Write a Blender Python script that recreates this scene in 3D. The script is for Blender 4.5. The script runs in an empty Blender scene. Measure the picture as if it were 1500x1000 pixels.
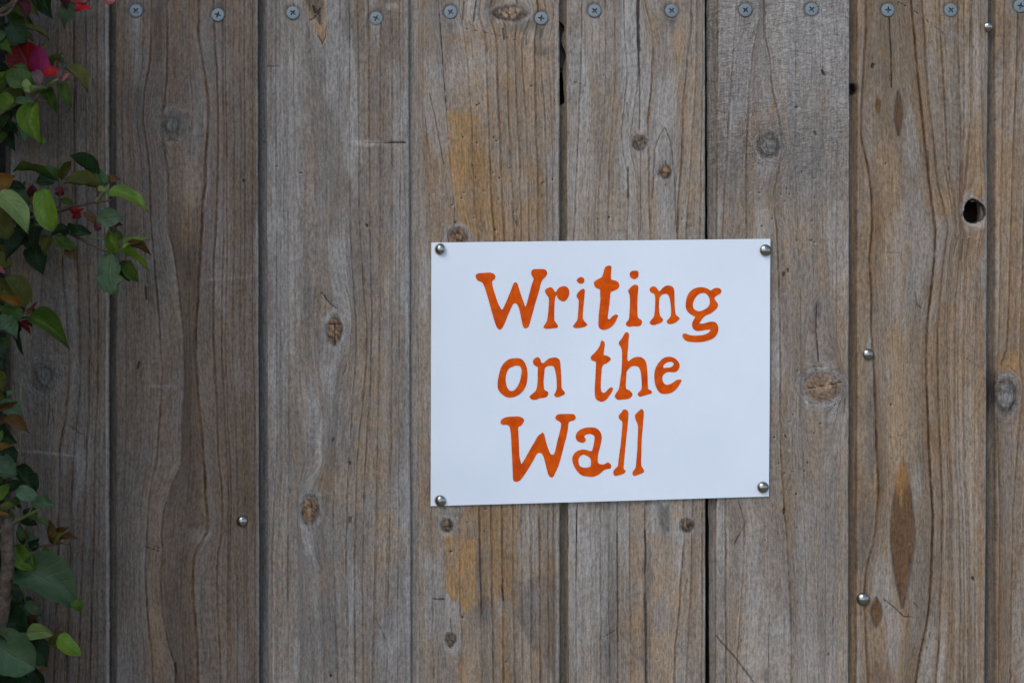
import bpy, bmesh, math, random
import numpy as np
from mathutils import Vector, Matrix

# ------------------------------------------------------------------ camera, sky, sun, exposure
K = 0.000562            # metres per photograph pixel on the face of the fence (sheet is 11 x 8.5 in)
ZC = 1.42               # height of the middle of the picture above the ground
DIST = 1.20             # camera to fence
scene = bpy.context.scene
COL = scene.collection
cam_d = bpy.data.cameras.new('camera'); cam = bpy.data.objects.new('camera', cam_d); COL.objects.link(cam)
cam.location = (0, -DIST, ZC); cam.rotation_euler = (math.radians(90), 0, 0)
cam_d.sensor_width = 36; cam_d.lens = 36 * DIST / (1500 * K)
cam_d.clip_start = 0.05; cam_d.clip_end = 500
cam_d.dof.use_dof = True; cam_d.dof.focus_distance = DIST; cam_d.dof.aperture_fstop = 6.3
scene.camera = cam

SUN_DIR = Vector((-0.62, -0.62, 0.95)).normalized()      # towards the sun, behind thin cloud
world = bpy.data.worlds.new('World'); scene.world = world; world.use_nodes = True
wn = world.node_tree.nodes; wl = world.node_tree.links
sky = wn.new('ShaderNodeTexSky'); sky.sky_type = 'NISHITA'; sky.sun_disc = False
sky.sun_elevation = math.asin(SUN_DIR.z); sky.sun_rotation = math.atan2(SUN_DIR.x, SUN_DIR.y)
sky.air_density = 1.0; sky.dust_density = 0.6; sky.ozone_density = 2.5
wl.new(sky.outputs['Color'], wn['Background'].inputs['Color'])
wn['Background'].inputs['Strength'].default_value = 0.15
sun_d = bpy.data.lights.new('sun', 'SUN'); sun = bpy.data.objects.new('sun', sun_d); COL.objects.link(sun)
sun_d.energy = 0.95; sun_d.angle = math.radians(28); sun_d.color = (1.0, 0.975, 0.945)
sun.rotation_euler = SUN_DIR.to_track_quat('Z', 'Y').to_euler()
sun.location = (-3, -3, 5)
scene.view_settings.view_transform = 'Standard'; scene.view_settings.look = 'None'
scene.view_settings.gamma = 1; scene.view_settings.exposure = 0.75

# ------------------------------------------------------------------ helpers
RNG = np.random.RandomState(7)
LAT = RNG.rand(256, 256)
def vnoise(x, y, seed=0):
    x = np.asarray(x, float) + seed * 17.13; y = np.asarray(y, float) + seed * 9.71
    xi = np.floor(x).astype(int); yi = np.floor(y).astype(int)
    fx = x - xi; fy = y - yi
    fx = fx * fx * (3 - 2 * fx); fy = fy * fy * (3 - 2 * fy)
    a = LAT[xi & 255, yi & 255]; b = LAT[(xi + 1) & 255, yi & 255]
    c = LAT[xi & 255, (yi + 1) & 255]; d = LAT[(xi + 1) & 255, (yi + 1) & 255]
    return (a * (1 - fx) + b * fx) * (1 - fy) + (c * (1 - fx) + d * fx) * fy
def fbm(x, y, seed=0, n=3):
    t = 0; a = 0.5; s = 0
    for i in range(n):
        t = t + a * vnoise(np.asarray(x) * 2 ** i, np.asarray(y) * 2 ** i, seed + i * 3); s += a; a *= 0.5
    return t / s
def sstep(a, b, x):
    t = np.clip((x - a) / (b - a), 0, 1); return t * t * (3 - 2 * t)
def W(u, v, d=0.0):
    """photograph pixel on the plane d metres in front of the fence face"""
    f = 1 - d / DIST
    return Vector(((u - 750) * K * f, -d, ZC + (500 - v) * K * f))
def tag(o, label=None, cat=None, group=None, kind=None):
    if label: o['label'] = label
    if cat: o['category'] = cat
    if group: o['group'] = group
    if kind: o['kind'] = kind
    return o
def link(name, me, parent=None, mat=None):
    o = bpy.data.objects.new(name, me); COL.objects.link(o)
    if parent: o.parent = parent
    if mat and not me.materials: me.materials.append(mat)
    return o
def empty(name, loc=(0, 0, 0)):
    o = bpy.data.objects.new(name, None); o.location = loc; o.empty_display_size = 0.05; COL.objects.link(o); return o

class NT:
    """small node-tree writer"""
    def __init__(s, name):
        s.m = bpy.data.materials.new(name); s.m.use_nodes = True
        s.t = s.m.node_tree; s.n = s.t.nodes; s.b = s.n['Principled BSDF']; s.out = s.n['Material Output']
    def put(s, sock, v):
        if hasattr(v, 'is_linked') or isinstance(v, bpy.types.NodeSocket): s.t.links.new(v, sock)
        elif v is not None: sock.default_value = v
    def math(s, op, a, b=None, c=None, clamp=False):
        n = s.n.new('ShaderNodeMath'); n.operation = op; n.use_clamp = clamp
        for i, v in enumerate((a, b, c)): s.put(n.inputs[i], v)
        return n.outputs[0]
    def attr(s, name, out='Fac'):
        n = s.n.new('ShaderNodeAttribute'); n.attribute_name = name; return n.outputs[out]
    def comb(s, x, y, z):
        n = s.n.new('ShaderNodeCombineXYZ')
        for i, v in enumerate((x, y, z)): s.put(n.inputs[i], v)
        return n.outputs[0]
    def noise(s, vec, scale=1.0, detail=2.0, rough=0.5, dist=0.0):
        n = s.n.new('ShaderNodeTexNoise'); s.put(n.inputs['Vector'], vec)
        n.inputs['Scale'].default_value = scale; n.inputs['Detail'].default_value = detail
        n.inputs['Roughness'].default_value = rough; n.inputs['Distortion'].default_value = dist
        return n.outputs['Fac']
    def mr(s, v, a, b, c=0.0, d=1.0, smooth=True):
        n = s.n.new('ShaderNodeMapRange'); n.interpolation_type = 'SMOOTHSTEP' if smooth else 'LINEAR'
        s.put(n.inputs['Value'], v)
        for nm, x in (('From Min', a), ('From Max', b), ('To Min', c), ('To Max', d)): s.put(n.inputs[nm], x)
        return n.outputs['Result']
    def mix(s, f, a, b, mode='MIX'):
        n = s.n.new('ShaderNodeMix'); n.data_type = 'RGBA'; n.blend_type = mode
        s.put(n.inputs[0], f); s.put(n.inputs[6], a); s.put(n.inputs[7], b); return n.outputs[2]
    def scale(s, col, f):
        n = s.n.new('ShaderNodeVectorMath'); n.operation = 'SCALE'; s.put(n.inputs[0], col); s.put(n.inputs['Scale'], f)
        return n.outputs[0]
    def bump(s, h, dist, strength=1.0, prev=None):
        n = s.n.new('ShaderNodeBump'); s.put(n.inputs['Height'], h); n.inputs['Distance'].default_value = dist
        n.inputs['Strength'].default_value = strength
        if prev is not None: s.t.links.new(prev, n.inputs['Normal'])
        return n.outputs[0]
    def pos(s):
        g = s.n.new('ShaderNodeNewGeometry'); x = s.n.new('ShaderNodeSeparateXYZ')
        s.t.links.new(g.outputs['Position'], x.inputs[0]); return g.outputs['Position'], x.outputs
    def tc(s, which='Object'):
        return s.n.new('ShaderNodeTexCoord').outputs[which]

# ------------------------------------------------------------------ materials
def mat_wood():
    t = NT('weathered_fence_wood')
    _, P = t.pos()
    zp = t.math('MULTIPLY', P[2], 1 / K)
    s = t.attr('grain'); rough = t.attr('sawn')
    fib = t.noise(t.comb(t.math('MULTIPLY', s, 0.55), t.math('MULTIPLY', zp, 0.022), 0), 1, 3, 0.6)
    stk = t.noise(t.comb(t.math('MULTIPLY', s, 0.13), t.math('MULTIPLY', zp, 0.0035), 3.3), 1, 3, 0.6, 0.3)
    spk = t.noise(t.comb(t.math('MULTIPLY', s, 0.36), t.math('MULTIPLY', zp, 0.13), 7.7), 1, 3, 0.8)
    blo = t.noise(t.comb(t.math('MULTIPLY', s, 0.05), t.math('MULTIPLY', zp, 0.022), 1.7), 1, 5, 0.68, 0.6)
    saw = t.noise(t.comb(t.math('MULTIPLY', s, 0.10), t.math('MULTIPLY', zp, 0.17), 5.1), 1, 4, 0.7, 1.2)
    val = t.math('ADD', t.mr(fib, 0.25, 0.75, 0.79, 1.19), t.mr(stk, 0.25, 0.75, -0.07, 0.07))
    val = t.math('ADD', val, t.mr(spk, 0.3, 0.7, -0.27, 0.27))
    val = t.math('ADD', val, t.math('MULTIPLY', rough, t.mr(saw, 0.3, 0.7, -0.09, 0.09)))
    col = t.scale(t.attr('tint', 'Color'), val)
    # silver-grey weathering in ragged blotches
    lum = t.mr(blo, 0.44, 0.62, 0.0, 0.55)
    bw = t.n.new('ShaderNodeRGBToBW'); t.t.links.new(col, bw.inputs[0])
    grey = t.scale(t.mix(1.0, (1.06, 0.93, 0.80, 1), (1, 1, 1, 1), 'MULTIPLY'), bw.outputs[0])
    col = t.mix(t.math('MULTIPLY', lum, t.attr('greyness')), col, grey)
    # latewood lines
    ld = t.attr('line_distance'); ls = t.attr('line_strength')
    brk = t.noise(t.comb(t.math('MULTIPLY', s, 0.05), t.math('MULTIPLY', zp, 0.035), 9.2), 1, 3, 0.6)
    jit = t.math('MULTIPLY', t.math('SUBTRACT', spk, 0.5), 0.9)
    lm = t.math('MULTIPLY', t.mr(t.math('ADD', ld, jit), 0.25, 1.35, 1.0, 0.0), t.math('MULTIPLY', ls, t.mr(brk, 0.3, 0.62, 0.40, 1.0)), clamp=True)
    col = t.mix(lm, col, t.mix(1.0, col, (0.42, 0.315, 0.235, 1), 'MULTIPLY'))
    # pale ridge beside each line
    rd = t.math('MULTIPLY', t.math('MULTIPLY', t.mr(ld, 1.2, 2.0, 0.0, 1.0), t.mr(ld, 2.2, 4.0, 1.0, 0.0)), t.math('MULTIPLY', ls, 0.22))
    col = t.mix(rd, col, t.scale(col, 1.55))
    # checks, scratches and worm holes
    cd = t.attr('crack_distance'); cs = t.attr('crack_strength')
    cm = t.math('MULTIPLY', t.mr(t.math('ADD', cd, t.math('MULTIPLY', jit, 0.5)), 0.35, 1.1, 1.0, 0.0), t.math('MULTIPLY', cs, 0.85), clamp=True)
    col = t.mix(cm, col, (0.022, 0.017, 0.013, 1))
    t.put(t.b.inputs['Base Color'], col)
    t.put(t.b.inputs['Roughness'], t.mr(spk, 0.3, 0.7, 0.72, 0.9)); t.b.inputs['Specular IOR Level'].default_value = 0.08
    h = t.math('ADD', t.math('MULTIPLY', fib, 0.55), t.math('MULTIPLY', spk, 0.55))
    h = t.math('ADD', h, t.math('MULTIPLY', t.math('MULTIPLY', saw, rough), 1.5))
    h = t.math('SUBTRACT', h, t.math('MULTIPLY', lm, 0.55)); h = t.math('SUBTRACT', h, t.math('MULTIPLY', cm, 1.5))
    t.put(t.b.inputs['Normal'], t.bump(h, 0.0012, 1.0))
    return t.m
def mat_plain_wood():
    t = NT('rough_framing_wood'); _, P = t.pos()
    n = t.noise(t.comb(t.math('MULTIPLY', P[0], 120), t.math('MULTIPLY', P[1], 120), t.math('MULTIPLY', P[2], 6)), 1, 4, 0.6)
    t.put(t.b.inputs['Base Color'], t.mix(n, (0.10, 0.075, 0.055, 1), (0.26, 0.20, 0.15, 1)))
    t.b.inputs['Roughness'].default_value = 0.85
    t.put(t.b.inputs['Normal'], t.bump(n, 0.002, 0.6)); return t.m
def mat_paper():
    t = NT('white_paper'); p, P = t.pos()
    n = t.noise(p, 900, 3, 0.6); n2 = t.noise(p, 14, 3, 0.5); n3 = t.noise(p, 2600, 2, 0.5)
    c = t.mix(t.mr(n2, 0.3, 0.8), (0.80, 0.80, 0.80, 1), (0.76, 0.765, 0.775, 1))
    sm = t.noise(t.comb(t.math('MULTIPLY', P[0], 30), 0, t.math('MULTIPLY', P[2], 90)), 1, 4, 0.7)
    c = t.mix(t.mr(sm, 0.66, 0.8, 0, 0.10), c, (0.5, 0.5, 0.52, 1))
    t.put(t.b.inputs['Base Color'], c); t.b.inputs['Roughness'].default_value = 0.9; t.b.inputs['Specular IOR Level'].default_value = 0.15
    t.put(t.b.inputs['Normal'], t.bump(t.math('ADD', n, t.math('MULTIPLY', n3, 0.5)), 0.0005, 0.30)); return t.m
def mat_ink():
    t = NT('orange_ink'); p, P = t.pos()
    n = t.noise(p, 110, 3, 0.55, 0.6); n2 = t.noise(p, 45, 2, 0.5)
    c = t.mix(t.mr(n, 0.35, 0.68), (0.62, 0.066, 0.001, 1), (0.76, 0.100, 0.001, 1))
    c = t.mix(t.mr(n2, 0.60, 0.74, 0.0, 0.6), c, (0.50, 0.045, 0.005, 1))
    t.put(t.b.inputs['Base Color'], c); t.b.inputs['Roughness'].default_value = 0.6; t.b.inputs['Specular IOR Level'].default_value = 0.08
    t.put(t.b.inputs['Normal'], t.bump(t.noise(p, 900, 3, 0.6), 0.0005, 0.25)); return t.m
def mat_metal(name, a, b, r0, r1, metal, sc=500):
    t = NT(name); p = t.tc('Object')
    n = t.noise(p, sc, 4, 0.65)
    t.put(t.b.inputs['Base Color'], t.mix(t.mr(n, 0.35, 0.68), a, b)); t.b.inputs['Metallic'].default_value = metal
    t.put(t.b.inputs['Roughness'], t.mr(n, 0.3, 0.7, r0, r1))
    t.put(t.b.inputs['Normal'], t.bump(n, 0.0002, 0.3)); return t.m
def mat_leaf(name, base, edge, rough=0.42, trans=0.35, spots=0.15):
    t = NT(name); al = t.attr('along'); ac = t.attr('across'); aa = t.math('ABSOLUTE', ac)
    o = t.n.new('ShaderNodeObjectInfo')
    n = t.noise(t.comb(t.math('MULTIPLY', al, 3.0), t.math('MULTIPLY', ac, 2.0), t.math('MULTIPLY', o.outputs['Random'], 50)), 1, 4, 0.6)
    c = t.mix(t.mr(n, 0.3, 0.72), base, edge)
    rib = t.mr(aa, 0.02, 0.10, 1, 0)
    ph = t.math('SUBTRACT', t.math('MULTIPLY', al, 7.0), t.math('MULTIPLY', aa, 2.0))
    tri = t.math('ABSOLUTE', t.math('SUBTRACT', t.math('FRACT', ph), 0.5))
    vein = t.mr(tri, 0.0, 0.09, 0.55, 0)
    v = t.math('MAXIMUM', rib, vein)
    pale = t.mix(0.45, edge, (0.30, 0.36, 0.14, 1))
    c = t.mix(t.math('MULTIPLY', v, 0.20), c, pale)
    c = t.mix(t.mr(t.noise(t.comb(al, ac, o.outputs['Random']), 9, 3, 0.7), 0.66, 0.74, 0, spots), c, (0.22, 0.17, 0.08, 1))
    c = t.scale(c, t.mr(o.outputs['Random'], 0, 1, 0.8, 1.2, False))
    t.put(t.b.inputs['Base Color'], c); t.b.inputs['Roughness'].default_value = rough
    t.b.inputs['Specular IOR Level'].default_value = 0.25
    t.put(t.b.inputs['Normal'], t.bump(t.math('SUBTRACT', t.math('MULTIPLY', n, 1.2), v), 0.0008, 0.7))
    tr = t.n.new('ShaderNodeBsdfTranslucent'); t.put(tr.inputs['Color'], c)
    mx = t.n.new('ShaderNodeMixShader'); mx.inputs[0].default_value = trans
    t.t.links.new(t.b.outputs[0], mx.inputs[1]); t.t.links.new(tr.outputs[0], mx.inputs[2])
    t.t.links.new(mx.outputs[0], t.out.inputs['Surface']); return t.m
def mat_simple(name, a, b, sc, rough=0.85, bump=0.002):
    t = NT(name); p, _ = t.pos(); n = t.noise(p, sc, 5, 0.65)
    t.put(t.b.inputs['Base Color'], t.mix(t.mr(n, 0.3, 0.7), a, b)); t.b.inputs['Roughness'].default_value = rough
    t.put(t.b.inputs['Normal'], t.bump(n, bump, 0.7)); return t.m

POST_SHADE = mat_simple('shade_painted_post', (0.018, 0.015, 0.012, 1), (0.04, 0.032, 0.025, 1), 90); WOOD = mat_wood(); FRAMING = mat_plain_wood(); PAPER = mat_paper(); INK = mat_ink()  # end post made near black, standing in for shade in the gap
SCREW = mat_metal('galvanised_steel', (0.235, 0.262, 0.265, 1), (0.15, 0.168, 0.170, 1), 0.45, 0.62, 0.3)
SLOT = mat_metal('dark_screw_recess', (0.02, 0.02, 0.022, 1), (0.05, 0.05, 0.052, 1), 0.5, 0.7, 0.6)
TACK = mat_metal('tarnished_nickel', (0.46, 0.44, 0.37, 1), (0.17, 0.16, 0.12, 1), 0.14, 0.34, 1.0, 420)

# ------------------------------------------------------------------ ground
bm = bmesh.new(); bmesh.ops.create_grid(bm, x_segments=8, y_segments=8, size=60)
me = bpy.data.meshes.new('ground'); bm.to_mesh(me); bm.free()
g = link('ground', me, None, mat_simple('packed_earth', (0.17, 0.14, 0.11, 1), (0.26, 0.22, 0.18, 1), 40)); tag(g, kind='structure')

# ------------------------------------------------------------------ the fence, traced plank by plank
HONEY = (0.345, 0.190, 0.076); AMBER = (0.32, 0.155, 0.055); GREY = (0.240, 0.208, 0.176); SILVER = (0.370, 0.328, 0.285); BLEACH = (0.50, 0.44, 0.38); OVAL = (0.150, 0.076, 0.037)
DGREY = (0.135, 0.110, 0.088); RED = (0.100, 0.066, 0.044); TAN = (0.35, 0.238, 0.145); BARK = (0.085, 0.065, 0.05)
BROWN = (0.185, 0.105, 0.058); BLACK = (0.03, 0.026, 0.024)
# L: (points, strength, width px, soft brown shade to the right (+) or left (-))
B = {}
B['A'] = dict(uL=(14, 15), uR=(159, 160), base=(0.225, 0.182, 0.150), td=6, wear=0.5, streak=0.10,
  L=[([(30,0),(30,250),(24,400),(20,500),(18,526),(21,578),(29,617),(35,660),(40,760),(45,1000)],.35,1.2,0),
     ([(84,0),(85,250),(93,420),(101,510),(101,552),(97,604),(88,656),(86,760),(78,1000)],.75,1.7,-.3),
     ([(108,0),(109,250),(114,420),(117,510),(117,565),(114,610),(107,670),(104,760),(97,1000)],.8,1.7,-.35),
     ([(125,0),(125,250),(129,420),(131,500),(130,604),(126,682),(123,760),(114,1000)],.75,1.6,-.3),
     ([(142,0),(142,250),(144,500),(143,578),(139,656),(138,760),(131,1000)],.7,1.6,-.3)],
  fill=[(30,84,4,.28),(84,142,5,.3),(142,159,2,.4)],
  knots=[(66,551,21,23,'ring',0)],
  cracks=[([(96,620),(121,637)],.6,.8),([(28,611),(72,610)],.35,.7),([(72,590),(70,624)],.5,.9),([(76,598),(79,622)],.5,.8)],
  pale=[([(20,659),(60,662),(115,668)],.5)])
B['B'] = dict(uL=(169, 170), uR=(377.5, 380), base=(0.215, 0.170, 0.139), td=6.4, wear=0.35, streak=0.08,  # base lowered further to deepen the shade at the left
  L=[([(221,0),(222,34),(220,92),(211,136),(208.5,177),(213,204),(218,245),(220,289),(222,340),(226.5,391),(231,442),(234,483),(237,534),(237,575),(233,629),(230,670),(223,704),(217,745),(215,796),(213,850),(216,898),(221,949),(225,1000)],.8,1.5,.25),
     ([(245,0),(245,100),(242,140),(236,183),(240,215),(246,255),(247,340),(252,357),(259,398),(264,442),(268,483),(270,520),(271,551),(267,619),(267,663),(266,680),(252,711),(240,745),(237,779),(238,810),(235,844),(237,891),(243.5,929),(250,956),(257,976),(260,1000)],.7,1.4,0),
     ([(277,0),(277,68),(279,112),(283,160),(279,220),(277,270),(276,330),(277,420),(278,500),(279,600),(278,690),(272,760),(266,830),(264,900),(272,1000)],.4,1.2,0),
     ([(291,0),(292,27),(290,48),(296,82),(301,116),(305,150),(305,190),(301,238),(301,272),(296,296),(295.6,340),(294,371),(291,408),(289.5,449),(287,483),(287,520),(289.5,568),(293,602),(296,636),(298,670),(299.7,687),(301,728),(305,762),(303,780),(290,803),(283,820),(282,864),(286,905),(289,949),(289.5,1000)],.95,1.9,-.55),
     ([(312,0),(315,68),(319,136),(320,204),(318,272),(316,340),(313,381),(312.6,449),(312.6,500),(315,551),(318,602),(320,670),(324,704),(326,755),(325,782),(320,810),(318,844),(319,898),(322,949),(323,1000)],.75,1.5,-.25),
     ([(326,0),(326,136),(328.5,204),(327.5,340),(325,432),(325,517),(328.5,602),(332,670),(335,745),(334,806),(334,1000)],.7,1.4,-.2)],
  fill=[(327,377,5,.68),(172,221,4,.38),(221,245,1,.25)],
  knots=[(252,183,18,19,'ring',0)],
  zones=[(1,3,330,1000,RED,.7),(1,3,230,360,RED,.35)],
  patch=[('e',295,783,17,14,GREY,.4),('e',254,198,6,8,RED,.9),('b',258,262,-80,85,AMBER,.4),('b',225,236,0,90,RED,.5),
         ('e',282,270,16,45,TAN,.3),('e',262,455,22,70,TAN,.2),('e',276,330,12,40,HONEY,.16),('e',227,940,12,60,HONEY,.16),('e',180,800,10,200,DGREY,.3)],
  cracks=[([(257,970),(257,1000)],.8,1.5),([(211,800),(233,800+7)],.7,1),([(216,795),(236,803)],.5,.8),([(356,263),(357,266)],.9,1.5),([(203,530),(202,540)],.8,1.5),([(213,420),(214,438)],.8,1.4)],
  pale=[([(300,410),(370,405)],.3),([(222,565),(262,566)],.3)])
B['C'] = dict(uL=(390, 393), uR=(599, 602), base=(0.315, 0.272, 0.236), td=6.6, lip=1.9, wear=1.0, streak=0.22,
  L=[([(404,0),(405,330),(406,660),(399,800),(398,1000)],.5,1.2,0),([(430,0),(432,400),(436,700),(437,1000)],.2,1.2,0),
     ([(452,0),(462,250),(463,340),(461,440),(460,485),(463,540),(474,610),(472,680),(440,720),(436,760),(452,840),(458,1000)],.32,1.2,0),
     ([(498,0),(497,200),(495,330),(500,400),(513,440),(517,475),(512,520),(500,560),(493,620),(490,680),(488,800),(495,1000)],.6,1.1,0),
     ([(512,0),(513,330),(518,420),(522,470),(520,540),(516,600),(510,700),(507,800),(509,1000)],.6,1.1,0),
     ([(524,0),(526,200),(526,330),(533,430),(538,480),(536,540),(528,620),(522,700),(520,800),(520,1000)],.6,1.2,.2),
     ([(540,0),(542,330),(545,450),(543,560),(534,700),(531,850),(532,1000)],.6,1.2,.25),
     ([(558,0),(557,330),(556,500),(550,800),(545,1000)],.55,1.2,.3),
     ([(575,0),(575,330),(573,660),(566,1000)],.5,1.2,.25)],
  fill=[(404,430,3,.25),(542,594,3,.45),(462,512,2,.3)],
  knots=[(490,483,12,21,'brown',0),(453,747,13,22,'brown',0)],
  patch=[('t',462,0,19,66,HONEY,.75),('t',458,-12,17,50,BARK,.9),('e',458,742,6,9,BLEACH,.7),('e',488,468,16,7,BLEACH,.5),('e',540,209,24,5,BLEACH,.45),('e',573,9,10,6,BLEACH,.45),
         ('e',545,590,40,170,TAN,.45),('e',480,700,14,60,HONEY,.3),('e',478,850,18,30,HONEY,.32),('e',512,720,25,40,TAN,.4),('e',565,790,25,60,TAN,.55),
         ('e',475,930,35,60,DGREY,.28),('e',540,900,40,90,DGREY,.16),('e',470,590,25,70,SILVER,.22),('e',420,300,22,260,SILVER,.45),('e',560,120,30,90,BROWN,.18),('e',515,40,16,30,DGREY,.35)],
  cracks=[([(536,210),(560,210),(575,209),(594,209)],.85,1.1),([(458,8),(462,20),(468,15)],.8,1.3),([(455,30),(466,22),(470,12)],.7,1.2),([(466,52),(472,63),(477,55),(478,40)],.7,.8),
          ([(471,428),(484,445),(494,452)],.7,1),([(490,476),(491,505)],.6,.9),([(484,474),(500,474)],.5,.9),([(389,97),(409,97)],.5,.8),([(513,677),(513,680)],.8,1.6),([(513,758),(513,764)],.75,2.2),
          ([(448,745),(462,740)],.5,.8),([(550,905),(566,938)],.35,1),([(405,244),(407,244)],.9,1.4),([(440,253),(442,253)],.9,1.2),([(537,329),(538,331)],.9,1.6),([(484,988),(485,990)],.9,1.8),([(489,642),(488,645)],.8,1.6),([(422,786),(422,876)],.3,1.0)])
B['D'] = dict(uL=(613, 614), uR=(819.5, 820), base=(0.345, 0.275, 0.212), td=2.7, wear=0.7, streak=0.10,
  L=[([(620,0),(620,150),(626,250),(632,330),(633,740),(636,1000)],.35,1.0,0),
     ([(643,0),(645,34),(648,85),(654,163),(660,240),(668,330),(672,740),(676,1000)],.4,1.0,0),
     ([(676,0),(690,150),(697,340),(702,740),(706,1000)],.4,1.2,.2),
     ([(711,0),(712,58),(714,136),(717,190),(719,272),(723,340),(719,740),(723,1000)],.75,1.5,.5),
     ([(727,0),(728,44),(729,136),(733,204),(734.5,272),(738,340),(735,740),(738,1000)],.75,1.6,.5),
     ([(742,0),(743,44),(745,163),(748,231),(751,282),(753,340),(751,740),(754,1000)],.6,1.4,.4),
     ([(754,0),(755,95),(757.6,163),(761,218),(763,306),(764,740),(766,1000)],.6,1.3,.35),
     ([(764,0),(765,102),(770,170),(773,238),(775,313),(777,740),(779,1000)],.55,1.3,.35),
     ([(783,0),(784,136),(785.5,197),(788,245),(788,313),(790,740),(792,1000)],.65,1.5,.45),
     ([(792,0),(792,85),(798,163),(801,252),(802,326),(803,740),(804,1000)],.5,1.2,.2),
     ([(803,0),(804,85),(807.6,153),(810,238),(811,740),(811,1000)],.5,1.1,.1)],
  fill=[(620,643,1,.2)],
  knots=[(655,769,9,10,'dark',1),(660,936,8,11,'dark',1),(670,347,14,14,'brown',1),(748,19,24,11,'bark',1)],
  patch=[('p',[(650,165),(672,160),(700,170),(716,200),(722,260),(735,300),(742,350),(676,350),(668,290),(656,240)],HONEY,.8),
         ('e',690,250,20,90,HONEY,.45),('b',722,800,235,420,HONEY,.42),('e',775,320,40,30,HONEY,.4),('e',735,110,16,25,HONEY,.3),('e',695,140,30,60,TAN,.3),
         ('p',[(651,782),(697,790),(697,893),(690,887),(682,897),(670,880),(655,870)],HONEY,.95),('p',[(697,742),(764,742),(760,800),(762,870),(752,888),(738,880),(720,893),(700,880)],HONEY,.6),
         ('b',735,751,736,884,HONEY,.5),('b',672,700,742,782,HONEY,.42),('b',650,680,955,1060,BROWN,.45),('b',728,748,900,1060,HONEY,.35),('b',668,700,960,1060,HONEY,.3),
         ('p',[(768,850),(790,838),(815,852),(816,1000),(790,960),(752,900)],DGREY,.55),('e',712,893,16,22,DGREY,.5),('b',699,706,800,905,DGREY,.5),('e',640,880,14,60,GREY,.4),
         ('e',720,12,12,22,DGREY,.75),('e',770,38,36,10,DGREY,.6),('e',650,25,34,25,GREY,.7),('e',795,75,18,7,DGREY,.6),('e',640,150,20,80,SILVER,.4),('e',690,100,60,30,SILVER,.3),
         ('e',808,290,4,3,AMBER,.8),('e',800,780,18,60,GREY,.4)],
  cracks=[([(644,20),(648,85),(654,163)],.5,.7),([(680,3),(678,30)],.6,1.2),([(698,2),(694,32)],.7,1.3),([(737,42),(739,58)],.7,1.4),([(676,41),(712,48),(757,59)],.4,.7),([(634,876),(640,878),(650,877)],.75,1.3),
          ([(771,50),(771,66)],.5,1.0),([(629,136),(642,195),(650,240)],.5,.8),([(622,170),(630,230)],.4,.8),([(702,744),(703,800),(705,870),(706,900)],.5,1.3),([(735,855),(737,880)],.6,1.2),
          ([(756,325),(758,331)],.5,1.5),([(793,270),(796,267)],.5,1.4),([(697,155),(702,152)],.7,1.4),([(660,905),(662,925)],.4,1.0)],
  holes=[(634,283),(648,283),(669,288),(676,290),(679,282),(662,254),(692,242),(697,260),(711,243),(722,253),(731,260),(746,246),(727,278),(708,280),(730,291),(694,229+90),(649,326),(656,330),(667,326),(708,338),(719,335),(725,337),(678,200),(698,209),(723,201),(727,206),(778,126),(752,311),(809,262),(662,300),(711,745),(709,777),(709,792),(684,764),(668,755),(660,807),(677,903),(741,969),(668,965),(806,752)])
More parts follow.
